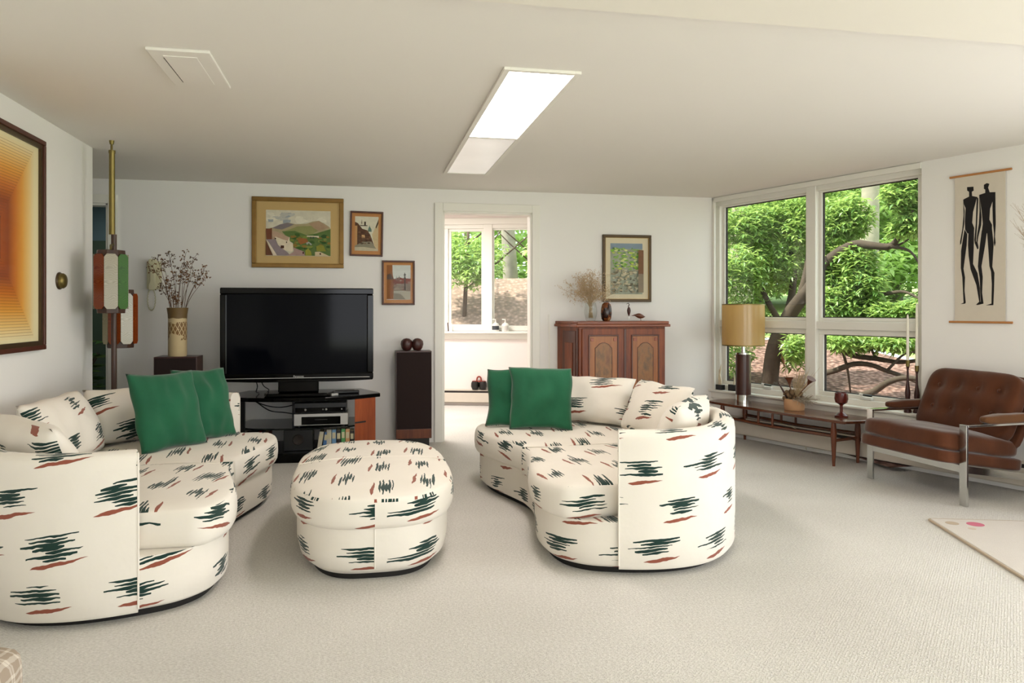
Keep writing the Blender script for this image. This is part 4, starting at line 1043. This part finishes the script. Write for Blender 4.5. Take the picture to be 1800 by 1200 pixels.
# local y < 0 is into the room
M().box(S0, S1, -.012, -.010, Z0, Z1).obj('cloth', MT['canvas'], t)
M().tube([(S0 - .035, -.012, Z1), (S1 + .04, -.012, Z1)], .008, 10).obj('rod', MT['bamboo'], t, smooth=50)
M().tube([(S0 - .04, -.012, Z0), (S1 + .045, -.012, Z0)], .008, 10).obj('rod', MT['bamboo'], t, smooth=50)
FIG1 = [[(527, 122), (578, 120), (580, 150), (566, 158), (568, 200), (543, 200), (543, 158), (528, 148)],
        [(497, 215), (540, 195), (570, 190), (606, 198), (592, 250), (575, 310), (568, 390), (584, 430), (582, 470), (530, 470), (512, 440), (510, 380), (516, 280), (502, 250)],
        [(538, 470), (583, 440), (580, 600), (575, 700), (610, 770), (628, 880), (632, 985), (615, 1006), (595, 1009), (622, 985), (600, 860), (555, 740), (540, 640), (535, 560)],
        [(508, 440), (530, 475), (525, 560), (500, 735), (512, 800), (508, 900), (518, 990), (512, 998), (475, 1001), (500, 990), (490, 800), (478, 730), (480, 600), (497, 500)],
        [(497, 215), (502, 255), (509, 300), (506, 400), (497, 450), (482, 545), (472, 557), (472, 530), (490, 440), (500, 330)],
        [(604, 195), (616, 210), (612, 300), (605, 430), (598, 530), (618, 585), (608, 592), (588, 545), (585, 520), (596, 400), (600, 280)]]
FIG2 = [[(658, 108), (680, 96), (700, 102), (694, 120), (690, 130), (703, 168), (668, 172), (668, 145), (658, 138)],
        [(622, 183), (665, 170), (705, 165), (745, 165), (745, 185), (722, 240), (705, 290), (700, 370), (720, 410), (718, 470), (640, 475), (650, 400), (640, 300), (628, 220)],
        [(642, 450), (681, 465), (668, 560), (640, 720), (650, 800), (645, 920), (656, 1000), (610, 1010), (598, 1006), (634, 985), (625, 800), (612, 720), (620, 620)],
        [(682, 465), (718, 425), (732, 560), (722, 725), (738, 770), (735, 900), (730, 1012), (672, 1014), (715, 1000), (718, 850), (712, 760), (700, 720), (692, 600)],
        [(622, 183), (630, 240), (641, 350), (638, 410), (615, 500), (610, 540), (620, 585), (600, 545), (605, 490), (620, 400), (625, 300)],
        [(724, 180), (745, 165), (746, 300), (748, 400), (742, 500), (747, 545), (740, 575), (732, 545), (735, 480), (726, 390), (723, 280)]]
for F_ in (FIG1, FIG2):
    g = M()
    for k, pl in enumerate(F_):
        pts = []
        for x, y in pl:
            a = (x - 430) / 388.; yt = 45 - 45 * a; yb = 1134 + 10 * a
            b = (y - yt) / (yb - yt); pts.append((S0 + a * (S1 - S0), -.0123 - .0001 * k, Z1 - b * (Z1 - Z0)))
        g.add(pts, [tuple(range(len(pts)))])
    g.obj('printed_figure', MT['ink'], t, fix=False)
# ------------------------------------------------------------------ lounge chair
def soft(sx, sy, sz, e=7, n=12, puff=0., dents=(), seed=0, amp=.006):
    g = M(); idx = {}
    def vert(p):
        k = tuple(round(c * n) for c in p)
        if k in idx: return idx[k]
        s = (abs(p[0]) ** e + abs(p[1]) ** e + abs(p[2]) ** e) ** (1 / e)
        q = Vector(p) / s
        v = Vector((q.x * sx / 2, q.y * sy / 2, q.z * sz / 2))
        bl = max(0, (1 - q.x ** 2)) * max(0, (1 - q.y ** 2)); v.z += (puff * bl if q.z > 0 else -puff * .2 * bl)
        if q.z > .5:
            for dx, dy in dents: v.z -= .036 * exp(-((v.x - dx) ** 2 + (v.y - dy) ** 2) / .003)
        v += Vector((0, 0, amp * mnoise.noise(v * 8 + Vector((seed, 0, 0)))))
        g.v.append(tuple(v)); idx[k] = len(g.v) - 1; return idx[k]
    for ax_ in range(3):
        for sg in (-1, 1):
            for i in range(n):
                for j in range(n):
                    f = []
                    for a, b in ((i, j), (i + 1, j), (i + 1, j + 1), (i, j + 1)):
                        p = [0, 0, 0]; p[ax_] = sg; p[(ax_ + 1) % 3] = a / n * 2 - 1; p[(ax_ + 2) % 3] = b / n * 2 - 1; f.append(vert(p))
                    g.f.append(tuple(f)); g.m.append(0); g.uv.append(None)
    return g
t = thing('lounge_chair', 'brown suede lounge chair with flat chrome frame below the wall hanging', 'chair', (3.63, 4.435, 0), radians(4.2))
D_ = .74
for y, wl in ((-.40, 'near'), (.40, 'far')):
    g = M(); b = .027
    g.box(0, .016, y - b, y + b, 0, .506); g.box(D_ - .016, D_, y - b, y + b, 0, .506); g.box(0.016, D_ - .016, y - b, y + b, .492, .506)
    fr_ = g.obj('side_frame', MT['chrome'], t, bev=.002)
    g = M(); g.obox((.016, y - .006, .205), (D_ - .03, 0, -.11), (0, .012, 0), (0, 0, .046)); g.obj('side_rail', MT['chrome'], fr_, bev=.001)
    o = soft(.50, .085, .06, 4, 10, 0, (), 3).obj('arm_pad', MT['suede2'] if wl == 'near' else MT['suede'], t, smooth=180); o.location = (.40, y, .533)
M().box(.002, .014, -.374, .374, .205, .252).obj('front_rail', MT['chrome'], t, bev=.001)
TL = Matrix.Rotation(radians(8.5), 4, 'Y')
def put(o, x, y, z, m): o.matrix_local = Matrix.Translation((x, y, z)) @ m
o = soft(.70, .755, .085, 9, 12, 0, (), 1, .002).obj('seat_frame', MT['suede'], t, smooth=180); put(o, .205, 0, .262, TL)
dn = []
o = soft(.69, .745, .125, 6, 16, .025, (), 2, .008).obj('seat_cushion', MT['suede'], t, smooth=180); put(o, .205, 0, .358, TL)
LB = Matrix.Rotation(radians(-66), 4, 'Y')
BT = [(-.1, y) for y in (-.24, -.08, .08, .24)] + [(.06, y) for y in (-.24, -.08, .08, .24)]
bk = soft(.47, .74, .13, 6, 20, .03, [(-a, b) for a, b in BT], 5, .008).obj('back_cushion', MT['suede'], t, smooth=180)
mb = Matrix.Translation((.475, 0, .575)) @ Matrix.Rotation(radians(-66), 4, 'Y') 
bk.matrix_local = mb
for a, b in BT: M().ball((-a, b, .056), (.013, .013, .006), 10, 6).obj('button', MT['suede'], bk, smooth=60)
o = soft(.5, .755, .06, 9, 12, 0, (), 6, .002).obj('back_shell', MT['suede'], t, smooth=180); o.matrix_local = Matrix.Translation((.555, 0, .54)) @ Matrix.Rotation(radians(-66), 4, 'Y')
# rug
t = thing('area_rug', 'pale rug with small red and tan dots in front of the chair', 'rug', (3.222, 3.796, 0), atan2(-.284, .91) + pi / 2 * 0)
M().box(0, 1.3, -1.5, 0, .001, .014).obj('pile', MT['rug'], t, bev=.004)
M().box(-.012, .0, -1.5, 0, .001, .013).box(0, 1.3, 0, .012, .001, .013).obj('binding', MT['rugedge'], t, bev=.003)
M().cyl(.20, -.10, .0141, .0147, .045).obj('rose_dot', MT['rose_dot'], t); M().cyl(.14, -.19, .0141, .0147, .02).obj('tan_dot', MT['tan_dot'], t); M().cyl(.08, -.09, .0141, .0147, .035).obj('pale_dot', MT['rugedge'], t)
# plaid ottoman in the near left corner
def plaid():
    nt = NT('plaid_weave'); x, y, z = nt.sep(nt.obj()); n = nt.noise(nt.obj(), 30., 2) * .02
    def ln(c, k, w): return ((c * k + n * 8.).frac() < w)
    a = (ln(x, 17., .16) + ln(x, 11., .1)).min(1.); b = (ln(y, 17., .16) + ln(y, 12., .1)).min(1.); c = (ln(z, 17., .16) + ln(z, 10., .1)).min(1.)
    return nt.fin(nt.mix((a * .34 + b * .34 + c * .34).min(1.), rgb('#a39484'), rgb('#e6ded2')), .95, spec=.1)
t = thing('plaid_footstool', 'corner of a beige plaid footstool at the near left', 'footstool', (-1.15, 1.8, 0))
o = soft(.62, .72, .34, 10, 14, .012, (), 3, .004).obj('upholstered_body', plaid(), t, smooth=180); o.location = (0, 0, .205)
for x in (-.25, .25):
    for y in (-.3, .3): M().cyl(x, y, 0, .045, .02).obj('foot', MT['walnutz'], t)
# dried grass at the right edge
t = thing('floor_vase', 'tall dark floor vase just beyond the right edge', 'vase', (4.22, 3.62, 0))
M().lathe([(0, 0), (.1, 0), (.14, .2), (.12, .5), (.07, .66), (.085, .7), (.075, .7), (.06, .66), (0, .64)], 32).obj('vessel', MT['rose'], t, smooth=50)
t = thing('dried_grass', 'wispy brown dried grass plumes reaching in at the right edge', 'dried grass', (4.22, 3.62, .66))
g = M(); random.seed(9)
for k in range(16):
    e = Vector((-.50 + random.gauss(0, .035), random.gauss(.03, .05), 1.0 + random.gauss(0, .1))) if k < 9 else Vector((min(.2, random.gauss(-.02, .12)), random.gauss(0, .18), random.uniform(.5, .95)))
    pts = crom([(0, 0, 0), e * .5 + Vector((0, 0, .14)), e * .85 + Vector((0, 0, .05)), e], 5)
    g.tube(pts, .0015, 4)
    for _ in range(24):
        p = pts[random.randint(-8, -1)]; g.tube([p, p + (e - pts[-6]).normalized() * .06 + Vector((random.gauss(0, .016), random.gauss(0, .016), random.gauss(0, .016)))], .0006, 3, caps=False)
g.obj('plumes', plain('wispy_brown', '#a08a70', .95), t)
# ------------------------------------------------------------------ things in the next room and the hall
for s_, d_, wl, c in ((.675, -.05, 'bold dark-labelled', '#3b3f44'), (.80, -.06, 'pale', '#c9c6bf')):
    t = thing('lotion_bottle', wl + ' pump bottle on the far room window sill', 'bottle', FW(s_, d_, .9505), FA)
    M().lathe([(0, 0), (.042, 0), (.045, .01), (.045, .085), (.035, .1), (.014, .108), (.013, .12), (0, .12)], 20).obj('bottle', MT['white'], t, smooth=50)
    M().lathe([(.0456, .02), (.0456, .07)], 20).obj('label_band', plain('band' + c[1:], c, .6), t)
    M().tube([(0, 0, .12), (0, 0, .15), (-.04, 0, .152)], .008, 8).obj('pump', MT['white'], t, smooth=50)
t = thing('small_easel', 'small dark card stand on the left of the far room sill', 'ornament', FW(.09, -.055, .9505), FA + .4)
g = M(); g.obox((-.03, 0, 0), (.06, 0, 0), (0, .004, 0), (0, .04, .1)); g.obj('card', MT['white'], t); g = M(); g.obox((-.03, -.006, 0), (.012, 0, 0), (0, .006, 0), (0, .04, .11)); g.obj('edge', MT['rose'], t)
for k, (s_, wl) in enumerate(((.36, 'left'), (.455, 'right'))):
    pass
t = thing('twin_pot', 'black painted twin pot with red handle on the far room heater', 'pot', FW(.46, -.035, .2065), FA)
for x in (-.052, .052):
    M().lathe([(0, 0), (.035, 0), (.052, .04), (.05, .08), (.04, .105), (.034, .105), (.04, .08), (0, .03)], 20, (x, 0, 0)).obj('jar', plain('black_lacquer', '#15100f', .3, var=.3, vs=60), t, smooth=50)
M().tube(crom([(-.03, 0, .1), (-.022, 0, .15), (0, 0, .165), (.022, 0, .15), (.03, 0, .1)], 5), .01, 8).box(-.085, .085, -.012, .012, .098, .112).obj('handle', plain('red_lacquer', '#8f3a2a', .4), t, smooth=50)
def leafy(g, p, d, L_, w, up=Vector((0, 0, 1))):
    d = d.normalized(); s_ = d.cross(up)
    s_ = s_.normalized() if s_.length > 1e-4 else Vector((1, 0, 0))
    n_ = s_.cross(d)
    b = len(g.v)
    g.v += [tuple(p), tuple(p + d * L_ * .45 + s_ * w * .5 + n_ * w * .12), tuple(p + d * L_ - n_ * L_ * .12), tuple(p + d * L_ * .45 - s_ * w * .5 + n_ * w * .12)]
    g.f.append((b, b + 1, b + 2, b + 3)); g.m.append(0); g.uv.append(None)
t = thing('potted_plant', 'leafy houseplant low in the dark hall opening', 'plant', (-2.75, 7.9, 0))
M().lathe([(0, 0), (.11, 0), (.14, .25), (.12, .25), (0, .2)], 24).obj('pot', MT['clay'], t, smooth=50)
g = M(); random.seed(2)
for k in range(26):
    a = random.uniform(0, 2 * pi); e = Vector((cos(a) * random.uniform(.1, .4), sin(a) * random.uniform(.1, .4), random.uniform(.4, .95)))
    for q in range(3): leafy(g, e * (.7 + .15 * q), Vector((cos(a + q), sin(a + q), .2)), .22, .07)
g.obj('foliage', MT['leafd'], t, fix=False)
g = M()
for k in range(8):
    a = k * pi / 4; g.tube([(0, 0, .2), (cos(a) * .08, sin(a) * .08, .5), (cos(a) * .24, sin(a) * .24, .8)], .006, 5)
g.obj('stems', MT['brownstem'], t)
# ================================================================== GARDEN
def axis(lat, ax): return Vector((ax * sin(YAW) + lat * cos(YAW), ax * cos(YAW) - lat * sin(YAW), 0))
def gz(x, y):
    ax = x * sin(YAW) + y * cos(YAW); la = x * cos(YAW) - y * sin(YAW)
    d = ax
    return .03 if d < 9.3 else (.03 + (d - 9.3) * .12 if d < 14 else .594 + (d - 14) * .06)
def terrain(name, pred, mat, dz=0., step=.7, x0=-8, x1=44, y0=-16, y1=52):
    g = M(); nx, ny = int((x1 - x0) / step), int((y1 - y0) / step); ids = {}
    def vid(i, j):
        if (i, j) not in ids:
            x, y = x0 + i * step, y0 + j * step; ids[(i, j)] = len(g.v); g.v.append((x, y, gz(x, y) + dz + .03 * mnoise.noise(Vector((x * .7, y * .7, 0)))))
        return ids[(i, j)]
    for i in range(nx):
        for j in range(ny):
            x, y = x0 + (i + .5) * step, y0 + (j + .5) * step
            if pred(x, y): g.f.append((vid(i, j), vid(i + 1, j), vid(i + 1, j + 1), vid(i, j + 1))); g.m.append(0); g.uv.append(None)
    return struct(g.obj(name, mat, smooth=180, fix=False))
def outside(x, y):
    if x < 3.3 and -2.2 < y < 10.5: return False
    if -2.4 < y <= BY + .2 and x < CX + (BY - y) * tan(WANG) + .1: return False
    if y < -2.2 : return True
    return x > 3.3 or y > 10.5
def ax_of(x, y): return x * sin(YAW) + y * cos(YAW)
def lat_of(x, y): return x * cos(YAW) - y * sin(YAW)
def ismulch(x, y): return y > -2 and ax_of(x, y) + max(0, lat_of(x, y) - 3.5) * 1.5 < 17
terrain('ground_mulch', lambda x, y: outside(x, y) and ismulch(x, y), MT['mulch'])
terrain('ground_lawn', lambda x, y: outside(x, y) and not ismulch(x, y), MT['grass'], 0, 1.0)
# bank with a stone edge beyond the next room
g = M(); BK = []
for i in range(30):
    for j in range(14):
        x = -4 + i * .32; v_ = j / 13; y = 12.6 - x * .28 + v_ * 2.6
        g.v.append((x, y, .1 + 1.72 * v_ ** .75 + .09 * mnoise.noise(Vector((x * 1.3, y * 1.3, 2)))))
for i in range(29):
    for j in range(13): g.f.append((i * 14 + j, (i + 1) * 14 + j, (i + 1) * 14 + j + 1, i * 14 + j + 1)); g.m.append(0); g.uv.append(None)
struct(g.obj('ground_bank', MT['bank'], smooth=180, fix=False))
g = M(); g.tube([(-4, 12.9 + .85, .62), (0, 12.9 - .2, .5), (3, 12.7 - .95, .25), (5.2, 12.0 - .9, .15)], .06, 6); struct(g.obj('trim_3', MT['barkp']))
random.seed(42)
def foliage(g, c, r, n, L_, w, flat_=.0, shell=.55):
    for _ in range(n):
        q = Vector((random.gauss(0, 1), random.gauss(0, 1), random.gauss(0, 1))).normalized() * (random.uniform(shell, 1) if random.random() < .7 else random.uniform(.1, 1))
        p = Vector((c[0] + q.x * r[0], c[1] + q.y * r[1], c[2] + q.z * r[2]))
        k = random.randint(3, 5); a0 = random.uniform(0, 6.28)
        for i in range(k):
            a = a0 + i * 6.28 / k; d = Vector((cos(a), sin(a), random.uniform(-.9, .5)))
            leafy(g, p, d, L_ * random.uniform(.7, 1.2), w * random.uniform(.8, 1.2))
def branch(g, pix, ax0, ax1, r0, r1, mat=0):
    k = len(pix); pts = [at(u, v, ax0 + (ax1 - ax0) * i / (k - 1)) for i, (u, v) in enumerate(pix)]
    cr = crom(pts, 5); g.tube(cr, lambda q: r0 + (r1 - r0) * q, 7)
t = thing('rhododendron', 'large glossy rhododendron with twisting limbs close outside the big window', 'shrub', axis(3.6, 10.4) + Vector((0, 0, .08)))
O = Vector(t.location)
g = M()
branch(g, [(1338, 735), (1352, 680), (1362, 610), (1384, 560), (1404, 530), (1424, 505), (1436, 480), (1462, 452), (1500, 430), (1530, 431), (1562, 433), (1578, 420), (1592, 398), (1604, 370)], 10.6, 8.6, .125, .016)
branch(g, [(1372, 585), (1390, 530), (1395, 470), (1388, 420), (1400, 380)], 10.4, 11.2, .07, .015)
branch(g, [(1404, 530), (1418, 470), (1425, 400), (1440, 350)], 10.2, 10.6, .05, .012)
branch(g, [(1376, 575), (1345, 520), (1325, 460), (1345, 420)], 10.4, 10.8, .05, .01)
branch(g, [(1404, 528), (1440, 518), (1480, 512), (1530, 520), (1560, 516), (1590, 513), (1622, 528)], 10., 8.7, .05, .012)
branch(g, [(1436, 530), (1480, 534), (1510, 522), (1535, 530), (1550, 550), (1562, 575)], 9.8, 8.9, .04, .014)
branch(g, [(1562, 433), (1590, 437), (1606, 448), (1622, 475)], 9.0, 8.7, .022, .008)
branch(g, [(1560, 433), (1580, 430), (1598, 420)], 9.0, 8.9, .022, .008)
branch(g, [(1440, 545), (1465, 580), (1478, 610), (1500, 624), (1540, 630), (1580, 636), (1625, 632)], 9.8, 8.7, .05, .022)
branch(g, [(1430, 660), (1465, 652), (1500, 640), (1530, 641), (1560, 652), (1585, 660), (1625, 676)], 9.6, 8.5, .04, .02)
branch(g, [(1440, 690), (1480, 700), (1530, 690), (1560, 672), (1590, 664), (1630, 668)], 9.0, 8.3, .05, .026)
branch(g, [(1478, 612), (1500, 590), (1520, 575)], 9.2, 9.2, .02, .007); branch(g, [(1540, 630), (1525, 600), (1515, 580)], 9.1, 9.1, .018, .006)
branch(g, [(1480, 612), (1490, 650), (1495, 690)], 9.2, 9.4, .02, .01); branch(g, [(1560, 650), (1590, 622), (1620, 618)], 8.8, 8.6, .018, .008)
branch(g, [(1455, 540), (1490, 560), (1510, 590)], 9.6, 9.4, .022, .008); branch(g, [(1465, 530), (1500, 560), (1510, 600)], 9.9, 9.9, .02, .008)
g.v = [tuple(Vector(p) - O) for p in g.v]; g.obj('limbs', MT['barkr'], t, smooth=180)
g = M()
def clump(u, v, ax, ru, rv, n, L_=.11, w=.038):
    c = at(u, v, ax) - O; k = ax / FPX; foliage(g, c, (ru * k, ru * k * .9, rv * k), int(n * 1.6), L_, w)
for (u, v, ax, ru, rv, n) in [(1310, 400, 10.8, 55, 45, 300), (1370, 380, 11, 60, 45, 340), (1420, 400, 10.6, 50, 50, 240), (1300, 480, 10.4, 50, 50, 260), (1350, 470, 10.8, 60, 50, 280), (1410, 470, 11, 50, 55, 220), (1310, 560, 10.6, 55, 45, 220), (1430, 560, 10.9, 45, 50, 170), (1395, 620, 10.4, 40, 28, 90), (1280, 620, 11.0, 50, 45, 140),
                               (1470, 400, 9.8, 45, 55, 300), (1500, 380, 9.6, 35, 40, 150), (1475, 470, 9.7, 45, 45, 280), (1510, 460, 9.4, 38, 35, 190), (1520, 500, 9.3, 40, 34, 200), (1480, 530, 9.5, 45, 40, 230), (1530, 545, 9.3, 34, 26, 110), (1445, 345, 10.4, 60, 30, 150), (1590, 340, 8.7, 38, 34, 200), (1608, 385, 8.7, 30, 35, 140), (1600, 300, 8.8, 40, 35, 130), (1575, 405, 8.8, 14, 14, 24),
                               (1570, 548, 9.0, 40, 18, 110), (1610, 545, 8.8, 30, 22, 100), (1490, 598, 9.2, 50, 22, 130), (1560, 600, 8.9, 50, 20, 120), (1610, 606, 8.8, 35, 16, 70), (1400, 610, 9.8, 26, 26, 60)]:
    clump(u, v, ax, ru, rv, n)
g.obj('foliage', MT['leaf'], t, fix=False)
def tree(name, label, p, h_, r, crown, mat, leafL, leafW, seed, lean=0, bark='bark', group=None):
    random.seed(seed); t = thing(name, label, 'tree', (p[0], p[1], gz(p[0], p[1]) - .1), 0, group)
    if h_ > 0:
        pts = crom([(0, 0, 0), (lean * .4, 0, h_ * .4), (lean, 0, h_)], 6)
        g = M().tube(pts, lambda q: r * (1.25 - .25 * min(1, q * 6)) * (1 - .45 * q), 14)
        for _ in range(5):
            a = random.uniform(0, 6.28); z = random.uniform(.45, .9) * h_; L_ = random.uniform(.8, 2.2)
            g.tube([(lean * z / h_, 0, z), (lean + cos(a) * L_ * .6, sin(a) * L_ * .6, z + L_ * .5), (lean + cos(a) * L_, sin(a) * L_, z + L_ * .9)], [r * .35, r * .22, r * .08], 7)
        g.obj('trunk', MT[bark], t, smooth=180)
    g = M()
    for (c, rr, n) in crown: foliage(g, c, rr, n, leafL, leafW, shell=.3)
    g.obj('foliage', MT[mat], t, fix=False)
def px_at(u, ax): p = at(u, HOR, ax); return (p.x, p.y)
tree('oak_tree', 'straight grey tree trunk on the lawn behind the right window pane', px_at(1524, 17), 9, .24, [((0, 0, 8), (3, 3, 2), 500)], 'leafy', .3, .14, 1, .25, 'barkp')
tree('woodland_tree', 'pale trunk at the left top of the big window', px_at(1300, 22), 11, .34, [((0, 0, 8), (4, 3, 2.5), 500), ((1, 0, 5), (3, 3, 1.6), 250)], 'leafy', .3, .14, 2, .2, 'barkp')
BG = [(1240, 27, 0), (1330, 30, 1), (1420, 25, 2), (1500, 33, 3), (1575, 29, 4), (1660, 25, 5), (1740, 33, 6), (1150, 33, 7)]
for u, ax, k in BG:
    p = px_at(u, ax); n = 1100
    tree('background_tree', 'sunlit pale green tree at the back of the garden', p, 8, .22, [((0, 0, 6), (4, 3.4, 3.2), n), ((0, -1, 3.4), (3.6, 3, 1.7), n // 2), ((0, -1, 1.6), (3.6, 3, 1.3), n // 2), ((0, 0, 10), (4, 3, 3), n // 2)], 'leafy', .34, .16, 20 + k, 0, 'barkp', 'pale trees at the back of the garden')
# seen through the far room window
tree('bank_tree', 'mottled tree trunk on the bank outside the far room window', (3.25, 16.2), 7, .19, [((0, 0, 6.5), (2.6, 2.4, 2), 400)], 'leafy', .26, .12, 61, -.4, 'barkp')
tree('bank_shrub', 'leafy shrub overhanging the bank outside the left far pane', (1.75, 13.4), 2.2, .05, [((0, 0, 1.75), (.9, .7, .5), 520), ((.1, -.5, 1.5), (.6, .5, .35), 200)], 'leaf', .12, .045, 62, .1)
tree('bank_shrub', 'bright leafy shrub at the right side of the far right pane', (3.95, 15.0), 2.2, .06, [((0, 0, 1.75), (.8, .8, .65), 420)], 'leafy', .16, .07, 63, .1)
for k, (x, y) in enumerate(((-1, 22), (2.5, 24), (6, 23), (4.2, 27), (9, 25))):
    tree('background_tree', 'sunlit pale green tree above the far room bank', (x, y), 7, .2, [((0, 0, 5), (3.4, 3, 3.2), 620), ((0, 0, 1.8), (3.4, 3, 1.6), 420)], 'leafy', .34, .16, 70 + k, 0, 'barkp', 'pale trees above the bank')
# garden behind the viewer, mirrored in the picture glass
for k, (x, y) in enumerate(((4.6, -6.0), (6.6, -5.4), (2.6, -7.0))):
    tree('rear_shrub', 'leafy shrub behind the viewer, seen only as a reflection', (x, y), 2, .08, [((0, 0, 2.2), (1.3, 1.1, 1.3), 600)], 'leaf', .16, .06, 90 + k, 0, 'bark', 'shrubs behind the viewer')
# ================================================================== LIGHT
wd = bpy.data.worlds.new('sky'); SC.world = wd; wd.use_nodes = True
bg = wd.node_tree.nodes['Background']; bg.inputs[0].default_value = (.86, .94, 1, 1); bg.inputs[1].default_value = 2.9
sun = bpy.data.lights.new('sun', 'SUN'); sun.energy = 12.; sun.angle = radians(3); sun.color = (1, .94, .82)
so = bpy.data.objects.new('sun', sun); COL.objects.link(so); d = Vector((-.55, .06, .83)); so.rotation_euler = d.to_track_quat('Z', 'Y').to_euler(); so.location = (0, 0, 12)
def area(name, loc, tgt, sx, sy, power, col, portal=False):
    l = bpy.data.lights.new(name, 'AREA'); l.shape = 'RECTANGLE'; l.size, l.size_y = sx, sy; l.energy = power; l.color = col
    o = bpy.data.objects.new(name, l); COL.objects.link(o); o.location = loc
    o.rotation_euler = (Vector(tgt) - Vector(loc)).to_track_quat('-Z', 'Y').to_euler()
    if portal: l.cycles.is_portal = True
    return o
# fill lamps added in the unseen side and rear openings to strengthen daylight
p = W(5.85, .10, 1.1); area('daylight_fill_door', p, p + WN, 2.8, 1.95, 105, (.93, .94, 1))
area('daylight_fill_rear_window', (.5, REAR - .1, 1.28), (.5, 0, 1.28), 2.2, 1.55, 42, (.97, .96, 1))
area('daylight_fill_rear_door', (4.3, REAR - .1, 1.1), (4.3, 0, 1.1), 2.6, 1.95, 62, (.97, .96, 1))
p = W(1.05, .16, 1.37); area('window_portal', p, p + WN, 2.1, 1.86, 1, (1, 1, 1), True)
p = FW(.77, .16, 1.63); area('far_window_portal', p, p + FNn, 1.5, 1.36, 1, (1, 1, 1), True)
l = bpy.data.lights.new('hall_lamp', 'AREA'); l.size = .3; l.energy = 6; l.color = (.85, .95, 1)  # added light with no visible fixture, lifts the hall opening out of black
o = bpy.data.objects.new('hall_lamp', l); COL.objects.link(o); o.location = (-2.2, 7.7, H - .01)
l = bpy.data.lights.new('far_room_fill', 'AREA'); l.shape = 'RECTANGLE'; l.size, l.size_y = 1.2, .3; l.energy = 75; l.color = (1, .95, .92)  # added unseen fill, brightens the next room beyond its window light
o = bpy.data.objects.new('far_room_fill', l); COL.objects.link(o); o.location = (.2, 8.4, 2.44)
# ================================================================== CAMERA
cam = bpy.data.cameras.new('camera'); cam.sensor_fit = 'HORIZONTAL'; cam.sensor_width = 36.; cam.lens = FPX / 1800 * 36; cam.clip_end = 200
cam.shift_y = -(600 - HOR) / 1800; cam.clip_start = .05
co = bpy.data.objects.new('camera', cam); COL.objects.link(co); co.location = (0, 0, EYE); co.rotation_euler = (pi / 2, 0, -YAW)
SC.camera = co
vs = SC.view_settings; vs.view_transform = 'Standard'; vs.look = 'None'; vs.exposure = .15; vs.gamma = 1; vs.use_curve_mapping = False
SC.cycles.max_bounces = 8; SC.cycles.diffuse_bounces = 5; SC.cycles.glossy_bounces = 4; SC.cycles.transmission_bounces = 6; SC.cycles.transparent_max_bounces = 12
SC.cycles.sample_clamp_indirect = 6; SC.cycles.caustics_reflective = False; SC.cycles.caustics_refractive = False
